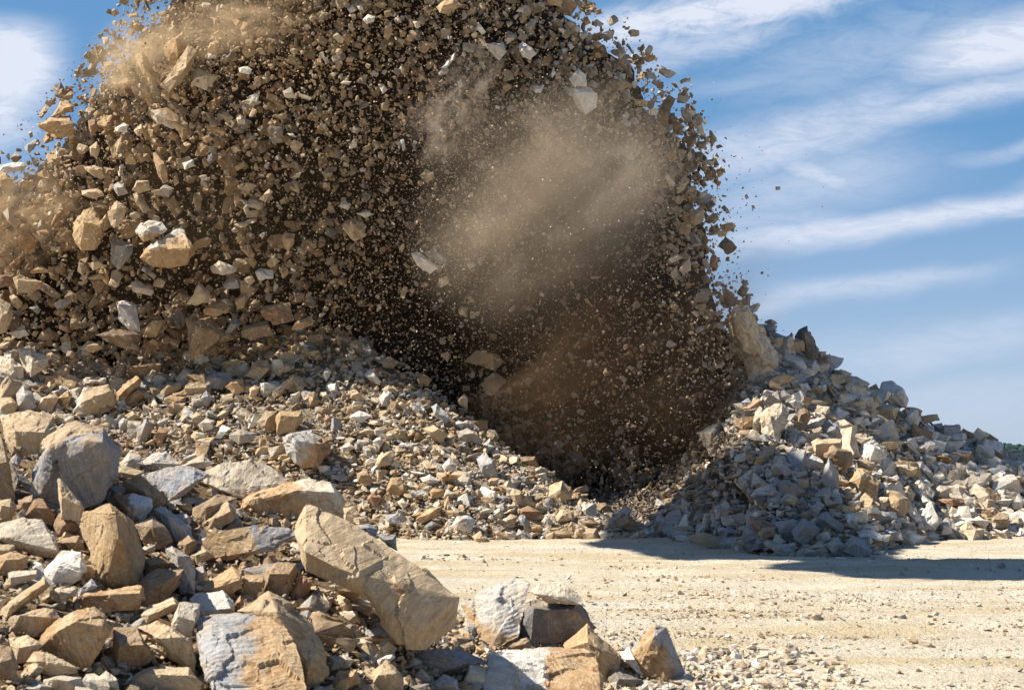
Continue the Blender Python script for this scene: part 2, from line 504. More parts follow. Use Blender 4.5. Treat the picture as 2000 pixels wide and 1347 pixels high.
# ------------------------------------------------------------------ traced rocks
# one line per rock: colour ; outline ; points on its front edge ; label ; options.   Coordinates are in the enlarged cut-out named by the block.
FOREGROUND = [
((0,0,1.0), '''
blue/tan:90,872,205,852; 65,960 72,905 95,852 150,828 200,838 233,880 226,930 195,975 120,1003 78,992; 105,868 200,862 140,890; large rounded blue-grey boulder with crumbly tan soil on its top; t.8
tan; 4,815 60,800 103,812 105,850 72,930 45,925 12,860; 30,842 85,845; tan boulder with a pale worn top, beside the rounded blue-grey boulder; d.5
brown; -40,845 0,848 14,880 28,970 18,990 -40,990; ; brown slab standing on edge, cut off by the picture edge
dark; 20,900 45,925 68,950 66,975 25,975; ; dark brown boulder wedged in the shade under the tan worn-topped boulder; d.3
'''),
((0,875,2.854), '''
tan; 330,175 370,215 470,330 440,400 345,390 330,280; 345,270 400,300; thin pointed tan shard leaning against the rounded blue-grey boulder; d-.5
ochre; 445,440 480,370 610,312 660,350 740,420 795,600 780,760 600,780 545,720 490,560; 632,350 655,500 590,745; big upright tan block with a rough bright face and a smooth darker one; t1
pale/brown:335,590,-10,515; -10,430 130,385 230,400 290,480 330,600 200,610 60,540 -10,500; 60,505 220,592 312,570; pale slab with a thin brown underside lying beside the upright tan block
tan; -20,535 80,540 78,570 10,615 -20,615; ; small tan stone below the pale slab, cut by the picture edge
ochre; -15,600 60,578 150,600 150,660 90,700 -15,705; ; rounded brown-tan stone below the pale slab with the brown underside
white; 210,720 345,570 450,580 475,640 460,730 400,760 280,760; 330,650 440,690; whitish cracked block just beside the foot of the upright tan block
rust/white:720,255,760,420; 630,270 740,255 840,280 850,330 790,420 740,420 690,330; 690,320 775,330; block with a rust half and a white half, behind the upright tan block
brown; 755,430 850,380 920,440 965,520 880,560 790,510; 850,440; grey-brown slab with a dark underside between the upright block and the orange-topped slab
ochre; 675,170 790,160 900,250 925,310 860,325 770,270 690,230; 800,240; brown triangular slab leaning on the end of the dark blue slab
blue; 800,150 930,108 1080,108 1155,150 1100,190 980,290 930,305 880,240; 960,270 1080,190; dark blue foliated slab below the pale layered slab
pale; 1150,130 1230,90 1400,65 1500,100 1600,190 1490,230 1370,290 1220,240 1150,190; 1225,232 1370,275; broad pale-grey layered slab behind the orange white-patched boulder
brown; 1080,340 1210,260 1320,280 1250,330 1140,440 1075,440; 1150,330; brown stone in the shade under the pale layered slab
tan; 1135,420 1265,290 1310,340 1300,410 1150,470; 1200,390 1285,350; small pyramid-shaped tan stone under the orange white-patched boulder
orange/pale:1640,180,1760,420; 1305,330 1400,260 1560,210 1700,175 1830,195 1900,280 1910,390 1850,400 1650,470 1450,400 1310,400; 1400,300 1660,235 1860,250; big orange boulder with a white patch, behind the long slab; d.4
ochre/blue:1425,435,1405,620; 1300,600 1420,560 1420,435 1600,448 1660,475 1530,560 1300,622 & 1115,545 1175,475 1415,435 1425,560 1300,615 1100,640 1060,610; 1230,605 1400,575; flat slab, bright ochre at one end and dark blue at the other
grey; 915,560 960,545 1060,610 1085,680 1080,800 1010,810 980,700; 990,600; tall blue-grey stone below the ochre and dark blue slab
brown; 800,620 900,605 960,640 900,680 800,710; ; small brown wedge on the flat grey-brown slab
brown; 790,730 860,680 1020,675 1010,720 930,840 800,900 780,800; 850,780 1000,700; flat grey-brown slab tilted beside the upright tan block's foot
orange; 410,880 480,790 640,790 780,770 800,840 770,900 600,910 440,900; 470,825 620,835 780,805; curved orange-brown slab lying across the foot of the upright tan block
tan; 10,890 240,720 275,770 60,930 20,970; 60,880 250,755; long tan bar-shaped stone slanting below the pale slab
pale; 275,830 320,775 420,780 410,820 340,870; ; small pale stone between the tan bar and the curved orange slab
tan; 90,890 150,880 165,920 110,940; ; tiny tan lump on the crumbly lump below the tan bar
tan; 50,950 200,900 300,890 335,950 200,1040 70,1020; ; crumbly tan lump below the long tan bar-shaped stone
ochre; 215,1080 270,1000 400,910 520,895 575,930 610,1010 560,1100 500,1220 440,1225 350,1160 230,1110; 330,1010 430,965 575,990; crumbly ochre boulder with an overhanging dark side, near the lower corner
tan; 150,1190 190,1130 280,1150 440,1220 420,1250 280,1265 170,1220; ; flat tan stone tucked under the crumbly ochre boulder
pale; 245,1290 330,1265 450,1280 445,1360 240,1360; ; pale block at the lower edge below the crumbly ochre boulder
tan; 50,1060 150,1040 230,1090 170,1180 90,1200; ; tan stone beside the crumbly ochre boulder on its shaded side
brown; -20,1090 60,1110 100,1220 60,1330 -20,1330; ; smooth brown stone in the lower corner of the picture
brown; 630,1130 640,1010 760,1000 860,1160 820,1200 650,1260; 665,1095 800,1095; red-brown block with a pale grey shoulder, between the crumbly boulder and the split boulder
tan; 770,1000 880,960 950,1040 1060,1060 1090,1180 1080,1240 960,1180 860,1080; ; sloping tan-brown slab behind the pale-capped stone at the lower edge
pale; 935,1050 1000,855 1100,880 1100,960 1060,1060 1020,1078; 990,935 1085,962; small upright tan brick-like stone beside the split boulder; d-.35
tan; 790,930 830,880 960,835 995,870 980,900 820,970; 830,930 975,870; short tan bar leaning on the small upright brick-like stone; d-.2
white; 1060,840 1100,805 1240,795 1300,860 1300,910 1110,960 1090,900; 1110,905 1285,890; pale wedge just above the split boulder
orange; 1095,800 1150,765 1290,655 1345,690 1350,770 1290,810 1160,815; 1180,785 1330,735; ochre stone with a white-grey top, above the pale wedge
grey; 1085,670 1130,655 1155,700 1130,760 1090,770; ; small grey stone beside the ochre white-topped stone
orange; 1340,820 1370,705 1470,710 1470,760 1420,830; 1365,740 1460,745; small orange-brown cube of stone above the large tan wedge
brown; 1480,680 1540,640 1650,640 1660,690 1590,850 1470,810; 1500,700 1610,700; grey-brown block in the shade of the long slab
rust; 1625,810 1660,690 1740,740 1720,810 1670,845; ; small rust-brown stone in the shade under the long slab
tan; 1330,910 1500,805 1550,830 1740,980 1820,1150 1820,1250 1700,1345 1600,1100 1450,910; 1545,915 1625,1080 1720,1200; large tan wedge standing behind the split boulder
grey/orange:1405,900,1385,1260; 1100,960 1180,930 1330,910 1420,920 1550,940 1640,1090 1700,1360 1200,1360 1130,1200 1110,1060; 1410,932 1415,1080 1370,1260 1180,985; large split boulder, one half grey and the other rusty orange; t.9 d-.3 f
tan; 700,1360 760,1260 840,1220 1050,1225 1115,1290 1115,1360; 800,1260 1050,1262; broad tan stone with a pale top at the lower edge beside the split boulder
pale; 485,1360 490,1330 590,1240 650,1290 665,1360; ; pale pointed stone at the lower edge below the red-brown block
tan; 580,970 600,950 650,970 630,1000; ; tiny tan stone on the brown block's pale grey shoulder
pale; 830,1100 900,1080 970,1150 900,1170; ; small pale stone lying on the sloping tan-brown slab
rust; 140,380 190,285 240,285 300,370 290,430 200,390; ; rust-brown stone between the rounded blue-grey boulder and the pale slab
tan; -10,290 60,280 90,330 60,410 -10,420; ; tan stone above the pale slab, cut by the picture edge
brown; 100,290 180,262 195,300 150,350 110,340; ; small brown stone under the rounded blue-grey boulder
rust; 300,430 330,360 430,420 445,470 320,490; ; dark rust stone squeezed between the pale slab and the upright tan block
tan; 335,500 440,490 470,560 400,580 340,540; ; tan stone just above the whitish cracked block
grey; 860,340 920,325 990,380 1060,440 1060,500 980,520 920,430; 940,390; grey stone with a split ridge between the rust-and-white block and the pyramid stone
brown; 985,540 1050,485 1100,520 1090,570 1020,600; ; grey-brown stone at the dark blue end of the hollow, above the tall blue-grey stone
tan; 1065,600 1130,545 1200,600 1100,650; ; tan-grey stone under the bright ochre end of the flat slab
pale; 45,690 200,680 205,720 60,770; 60,720 200,700; pale brick-shaped stone above the long tan bar
grey; 430,800 510,730 540,770 440,840; ; small grey stone behind the curved orange-brown slab
grey; 985,370 1040,365 1070,400 1050,440 1000,420; ; small rounded grey stone in the dark hollow under the pale layered slab
tan; 600,150 690,100 800,130 790,160 690,165; ; thin pale stone on top of the brown triangular slab
white; 770,100 850,30 930,25 1000,90 900,125; 860,80; pale faceted block above the dark blue foliated slab
pale; 985,110 1130,35 1180,80 1150,110 1080,110; ; long pale stone above the dark blue slab's end
pale; 668,85 722,20 780,40 800,90 760,110 690,120; 720,70; pale block with a tan lid beside the rounded blue-grey boulder
tan; 1650,485 1665,430 1715,330 1850,372 2150,600 2060,820 1960,790 1700,690 & 1850,380 2000,440 2230,590 2420,760 2548,828 2525,985 2370,1110 2212,1098 2126,985 2000,710; 1700,575 1850,650 1985,700 2065,800 2170,930 2330,1010; long light-tan slab like a trunk, the longest boulder of the near pile; t.75 d-.5 r.55
'''),
((650,875,2.854), '''
white/orange:1010,1100,730,860; 730,880 870,780 1000,730 1090,760 1060,830 1040,1050 900,1110 870,1130 780,960; 900,840 1000,860 940,1000; boulder streaked grey and orange, beside the long slab's tip; f
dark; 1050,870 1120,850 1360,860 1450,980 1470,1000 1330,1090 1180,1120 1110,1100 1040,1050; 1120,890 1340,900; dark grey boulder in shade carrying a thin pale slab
pale; 1110,800 1160,755 1300,765 1390,830 1410,880 1330,865 1200,850; 1130,812 1290,828; thin pale slab resting on the dark grey boulder; d-.15
orange; 1295,1100 1420,980 1480,1040 1600,1160 1590,1220 1510,1320 1470,1220 1440,1150 1310,1120; 1420,1080 1490,1120; yellow-tan wedge in front of the dark grey boulder
white/orange:1240,1100,1150,1347; 850,1360 880,1150 1000,1120 1250,1110 1400,1130 1460,1180 1490,1290 1480,1360; 900,1180 1120,1160 1440,1200; big flat-faced boulder, pale grey with an orange-brown side, at the lower edge; d-.4 f
tan; 900,1120 960,1090 1080,1055 1115,1110 1100,1125 950,1130; ; small tan stone on the big flat-faced pale boulder
orange/grey:1795,1000,1900,1340; 1680,1140 1740,1040 1800,980 1860,1000 1960,1250 1900,1320 1800,1335 1700,1250; 1790,1050 1850,1270; tan and grey boulder with a curved back, last of the near pile towards the road
white; 1600,1160 1650,1110 1700,1200 1740,1290 1640,1210; ; thin pale slab leaning on the curved tan and grey boulder
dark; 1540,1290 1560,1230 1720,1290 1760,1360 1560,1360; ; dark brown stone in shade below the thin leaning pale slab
pale; 1850,1360 1900,1290 1980,1262 2080,1310 2140,1360; ; pale stone at the lower edge where the near pile meets the road
blue; 380,1190 520,1130 700,1120 820,1150 860,1200 760,1230 560,1250 400,1260; 400,1205 640,1185 800,1195; blue-grey foliated slab lying flat under the long slab's tip
pale; 705,1360 770,1200 860,1220 865,1360; ; ochre-white stone beside the big flat-faced pale boulder
grey; 535,1360 545,1310 620,1260 690,1290 700,1360; ; grey stone at the lower edge below the blue-grey flat slab
pale; -10,1160 60,1150 120,1180 90,1220 -10,1235; ; pale stone lying on the soil beside the split boulder
ochre; -10,1360 30,1240 130,1235 155,1300 60,1350; ; brown stone at the lower edge beside the large tan wedge
white; 240,1180 340,1140 350,1165 250,1250; ; thin white shard below the long slab
tan; 195,1360 200,1270 300,1180 350,1220 390,1280 390,1360; ; crumbly earth-covered stone at the lower edge under the white shard
pale; 80,1080 160,1060 220,1080 160,1120; ; small pale stone on the shaded soil under the long slab
white; 260,1050 285,990 300,1040 280,1070; ; tiny white chip under the bend of the long slab
blue; 240,480 350,480 358,570 300,540; ; pale blue block behind the middle of the long slab; d.8
blue; 110,430 200,420 245,450 230,500 150,470; ; dark blue stone behind the upper end of the long slab; d.8
'''),
]
NEAR_SLOPE = [
((0,440,2.854), '''
tan/white:455,1060,470,900; 400,1030 470,905 600,885 640,920 650,1020 560,1065 470,1060; 472,978 622,922; largest squared block on the sunlit slope, with a bright flat top
orange; 640,930 760,830 790,870 680,990 650,1010; 660,950 775,850; orange plank-shaped rock leaning beside the largest squared block
grey; 690,930 790,870 825,880 820,920 740,945; ; 
pale; 805,850 850,800 920,830 950,880 830,885; ; 
tan; 820,890 930,885 930,940 840,950; ; 
tan; 895,930 935,870 1010,870 1010,910 900,965; 930,900; 
pale; 970,860 1030,790 1075,810 1075,850 1000,880; ; 
tan; 1010,900 1060,870 1090,890 1050,920; ; 
white; 1095,735 1140,680 1165,690 1170,750 1120,780 1085,765; 1130,710; 
tan; 1150,680 1210,630 1250,680 1200,735 1165,720; 1200,670; 
tan; 1360,840 1420,760 1490,750 1515,800 1440,870; 1430,790 1500,800; tan cube of rock near the crest of the sunlit slope
ochre; 1250,900 1290,860 1355,850 1365,920 1320,945; ; 
blue; 1120,870 1200,810 1290,820 1300,870 1240,915 1140,910; 1200,850; rough blue-grey rock on the crest just beside the tan cube
ochre; 1540,1060 1560,1035 1680,1035 1690,1090 1640,1150 1545,1165; 1562,1058 1665,1062; reddish squared block in the middle of the sunlit slope
tan; 1430,1100 1480,1040 1540,1040 1545,1150 1470,1150; 1490,1075; 
grey/rust:1790,1180,1690,1347; 1575,1180 1620,1150 1740,1140 1840,1200 1830,1260 1780,1347 1690,1350 1600,1280; 1650,1200 1750,1220; large grey boulder with a rust corner, in the middle of the sunlit slope; t1.2
grey; 1275,1170 1330,1135 1430,1160 1420,1190 1330,1220; 1340,1165; 
tan; 1390,910 1420,890 1450,900 1430,950 1390,960; ; 
tan; 1550,790 1590,765 1640,780 1640,800 1590,820 1560,815; ; 
white; 1790,840 1820,790 1850,810 1820,870; ; 
grey; 90,940 130,890 190,940 205,1010 130,1050 95,1020; 140,950; 
tan; 200,1030 230,960 300,930 330,960 290,1040; ; 
ochre; 310,970 380,915 405,950 350,1030; ; 
pale; -20,730 60,720 130,790 130,880 60,880 -20,850; 60,790; broad pale crumbly rock at the picture edge, on the crest of the slope
pale; 100,690 180,690 280,730 270,780 170,850 130,800; 180,760; pale dusty slab beside the broad pale crumbly rock
tan; 290,820 360,770 395,790 380,850 320,870; ; 
pale; 445,880 480,845 590,850 590,880 470,895; ; 
tan; -10,960 60,960 105,1000 90,1050 -10,1060; ; 
blue; 760,1140 820,1070 860,1130 800,1210 770,1210; 810,1110; dark blue upright rock above the rounded blue-grey boulder
rust; 850,1200 890,1120 945,1140 900,1225; ; purple-brown leaning slab beside the dark blue upright rock
tan; 690,1060 740,1035 780,1060 730,1110; ; 
blue; 1115,960 1150,920 1190,960 1160,1010 1130,1000; ; 
white; 1100,1110 1150,1070 1190,1090 1190,1130 1130,1150; ; 
white; 1195,1185 1240,1110 1285,1130 1230,1190; ; 
white; 1890,1240 1950,1210 1980,1240 1910,1270; ; 
'''),
((650,875,2.854), '''
tan; 230,90 260,40 330,10 350,40 320,90 250,105; 270,60; 
white; 605,100 650,50 690,90 680,130 620,120; 650,90; 
ochre; 300,220 320,165 380,165 410,240 370,270 300,240; 330,205 395,230; 
white; 485,165 540,145 600,180 560,200 500,190; 540,175; 
brown; 130,140 180,110 230,180 210,210 140,190; ; 
tan; 860,180 880,165 930,165 920,200 870,205; ; 
grey; 800,60 850,20 900,70 922,160 880,165 830,140; ; big smooth grey rock near the dark edge of the slope
tan; 1205,210 1280,175 1340,240 1330,280 1270,310 1200,270; 1270,230; bright tan pyramid standing over the toe of the slope
tan; 985,260 1010,225 1055,235 1055,310 1030,325; ; 
rust; 1030,340 1090,325 1160,350 1170,390 1100,400 1040,380; ; 
tan; 1240,380 1270,340 1345,345 1350,400 1250,412; 1280,370; 
white; 1385,350 1400,310 1465,305 1475,370 1410,385; 1410,340; 
brown; 1470,310 1520,300 1555,330 1550,365 1480,360; ; 
brown; 1580,400 1640,370 1750,440 1740,460 1680,470 1590,440; 1650,410; brown speckled rock at the very end of the sunlit toe
ochre/white:1880,380,1860,500; 1780,460 1830,410 1940,380 1960,440 1920,500 1800,490; 1840,440 1930,420; rounded rock, half ochre and half pale grey, lying on the ground past the toe; t1.2
white; 660,430 690,370 760,375 800,400 770,465 690,450; 700,410; pale grey block with a crack near the road at the slope's foot
tan; 775,490 820,460 870,510 860,545 800,530; ; 
pale; 640,540 680,510 800,530 770,555 700,560; ; 
ochre; 1190,460 1300,445 1340,480 1320,495 1210,490; ; flat brown slab lying at the toe of the slope by the road
brown; 1375,410 1440,400 1515,430 1490,445 1400,435; ; 
grey; 290,370 370,360 380,430 310,420; 310,395; 
orange; 460,400 540,330 610,320 600,370 500,420; 560,350; 
tan; 955,400 990,365 1030,380 1010,440 970,430; ; 
grey; 1025,390 1060,360 1110,440 1080,460; ; 
ochre; 535,240 560,220 620,230 620,270 550,280; ; 
pale; 615,280 630,225 680,250 660,285; ; 
white; 1480,470 1530,455 1550,490 1500,505; ; 
tan; 1550,510 1590,470 1630,510 1580,530; ; 
pale; 1650,500 1700,460 1720,500 1690,545; ; 
rust; 190,290 210,250 290,280 230,330; ; 
pale; 360,300 390,275 425,310 390,340; ; 
blue; 505,440 550,405 585,420 530,465; ; 
tan; 50,330 120,320 150,370 155,410 70,420; ; 
'''),
((650,440,2.854), '''
tan; 270,760 320,730 370,760 340,800 280,790; ; 
ochre; 465,860 500,825 555,860 530,900 480,890; ; 
tan; 695,980 730,935 755,960 750,1025 700,1000; ; tan upright rock standing on the slope's skyline against the dark blast
white; 170,830 210,800 270,870 260,890 190,850; ; 
white; 255,960 290,920 330,930 310,1010 270,1010; 290,960; bright white rock standing upright on the slope
white; 85,1070 150,1030 220,1060 160,1100; 150,1060; 
grey; 550,1010 580,990 660,1080 630,1100 560,1060; ; 
white; 670,1110 700,1085 740,1100 720,1135; ; 
white; 220,1205 260,1175 290,1200 260,1245; ; 
grey; 690,1150 750,1130 830,1190 825,1225 700,1190; ; flat grey slab jutting towards the dark edge of the slope
tan; 490,1130 560,1110 650,1170 600,1215 520,1170; ; 
brown; 1030,1290 1130,1285 1150,1340 1060,1330; ; 
tan; 95,920 130,910 180,970 150,985 100,960; ; 
'''),
]
RIGHT_HEAP = [
((1300,540,2.354), '''
pale; 280,235 300,160 325,128 378,140 396,165 415,215 458,262 494,350 514,400 508,485 460,520 405,500 372,430 340,350 305,300; 330,170 380,175 400,260 450,340; huge pale rock outcrop rising at the edge of the dust cloud; t1.1 d.1 r1.8
pale; 430,640 460,600 540,570 570,660 530,710 512,780 480,740 440,700; 480,640 540,620; pale outcrop with an orange base below the huge pale one; t.9 d.6 r1.5
pale; 140,720 200,690 250,660 290,760 260,830 200,810; 210,720; dusty pinkish-grey outcrop half buried under the dark debris; t.9 d.5 r1.5
dark; 592,275 615,245 650,236 672,262 700,340 706,378 660,385 620,340; 640,270; dark brown pointed boulder on the skyline of the far heap
tan; 560,310 600,280 640,290 640,340 590,350; ; 
white; 980,520 1000,480 1040,475 1090,510 1115,570 1110,610 1060,590 1010,580; 1010,545 1070,535; tall pale boulder standing up on the skyline of the far heap; t1
rust; 690,370 740,370 760,420 710,410; ; 
brown; 605,620 640,600 670,630 650,690 610,680; ; 
tan; 670,610 720,600 790,640 810,670 750,655; 720,625; long thin slab sloping below the pale rocks of the far heap
pale; 790,662 820,655 880,700 870,740 800,690; ; 
blue; 720,665 790,670 840,740 800,745 730,720; 780,700; smooth blue-grey slab face in the middle of the far heap
tan; 670,760 700,740 810,745 800,790 740,840 690,850; 690,770 800,765; squared olive-tan block in the middle of the far heap
brown; 720,830 770,775 850,810 860,860 820,910 750,860; 790,800 830,840; big brown block with a light top, under the squared olive-tan block
grey; 710,940 750,825 800,900 800,970 770,985; 755,870; grey pyramid rock standing in front of the big brown block
ochre; 835,950 880,880 930,890 990,940 970,1020 880,1000; 900,920 970,960; big brown boulder beside the grey pyramid rock
tan; 880,840 920,835 975,870 940,890 885,875; ; 
tan; 590,930 660,925 660,970 610,975; ; 
grey; 1140,860 1180,850 1230,910 1220,930 1170,900; ; grey flat slab tilted on the sunlit face of the far heap
tan; 1080,970 1120,960 1150,1000 1130,1040 1085,1020; 1110,985; 
white; 1165,950 1200,930 1230,960 1190,980; ; 
pale; 1230,990 1260,960 1310,970 1300,1030 1250,1020; 1265,990; 
white; 1170,1050 1180,1000 1240,1040 1220,1075; ; 
white; 1200,1120 1240,1085 1280,1130 1240,1160; 1240,1115; 
white; 1260,1140 1300,1120 1325,1180 1270,1185; ; 
tan; 1490,1130 1530,1080 1580,1090 1580,1150 1500,1165; 1510,1115 1570,1115; square pale-tan block at the sunlit foot of the far heap
white; 1395,1120 1440,1100 1490,1120 1470,1155; ; 
white; 1385,1075 1420,1060 1440,1095 1400,1105; ; 
white; 1260,790 1300,755 1390,755 1340,800 1270,820; 1300,780; big white flat rock on the upper slope of the far heap
white; 1190,730 1210,695 1260,720 1240,760; ; 
tan; 1165,640 1250,630 1260,660 1180,680; ; flat tan rock lying along the skyline of the far heap
grey; 1220,680 1270,670 1300,720 1250,710; ; 
rust; 1340,730 1370,700 1440,730 1440,760 1380,755; ; 
rust; 1450,735 1490,720 1530,750 1522,775 1480,765; ; rust-brown rock on the skyline beside the distant wooded hill
white; 1360,890 1400,840 1450,880 1400,900; ; 
grey; 1290,850 1310,810 1360,820 1340,860; ; 
white; 1590,1050 1620,1000 1655,1030 1640,1070 1600,1070; ; 
blue; 505,1130 590,1110 640,1130 620,1180 520,1180; 560,1130; grey-blue flat-topped rock in the shade at the foot of the far heap
blue; 580,1170 640,1110 710,1160 670,1190 640,1230 590,1210; 640,1150; dark blue rock with a rusty underside at the shaded foot of the far heap
blue; 810,1260 860,1190 920,1210 950,1270 890,1290; 870,1225; dark blue pointed boulder at the end of the shaded foot, by the road
grey; 730,1230 790,1200 830,1240 770,1270; ; 
blue; 690,1110 740,1080 820,1150 800,1170 720,1140; ; 
blue; 650,1080 700,1030 730,1050 690,1110; ; 
blue; 880,1110 940,1080 1060,1085 1060,1110 960,1120; 950,1095; long blue slab lying level near the shaded foot of the far heap
blue; 975,1200 1020,1160 1080,1165 1090,1210 1000,1215; 1030,1180; 
tan; 90,1190 170,1175 260,1200 285,1240 200,1250 110,1215; 180,1195; long rounded tan rock lying on the ground at the road's edge; d-.6
brown; 420,1180 450,1150 500,1150 510,1190 440,1200; ; 
blue; 1075,1250 1100,1230 1140,1250 1120,1265; ; dark blue stone lying alone on the road past the shaded foot
blue; 1525,1330 1550,1308 1568,1330 1545,1342; ; lone small rock in the shadow lying out on the road; g
dark; 1020,1250 1070,1245 1075,1265 1030,1270; ; 
tan; 550,1030 590,1000 620,1030 590,1055; ; 
blue; 345,580 380,555 410,590 380,610; ; blue-grey block in the shade under the huge pale outcrop
blue; 345,530 365,520 380,550 350,560; ; 
white; 610,490 650,490 670,520 620,530; ; 
white; 700,500 740,495 740,525 710,530; ; 
white; 620,440 660,420 690,450 640,470; ; 
brown; 700,580 740,540 770,580 720,590; ; 
brown; 1000,610 1040,600 1060,660 1020,660; ; 
white; 880,660 930,650 950,680 900,690; ; 
pale; 1020,750 1100,755 1080,780 1030,775; ; 
tan; 1080,810 1120,800 1150,850 1110,850; ; 
tan; 1000,850 1030,850 1070,910 1040,910; ; 
'''),
]
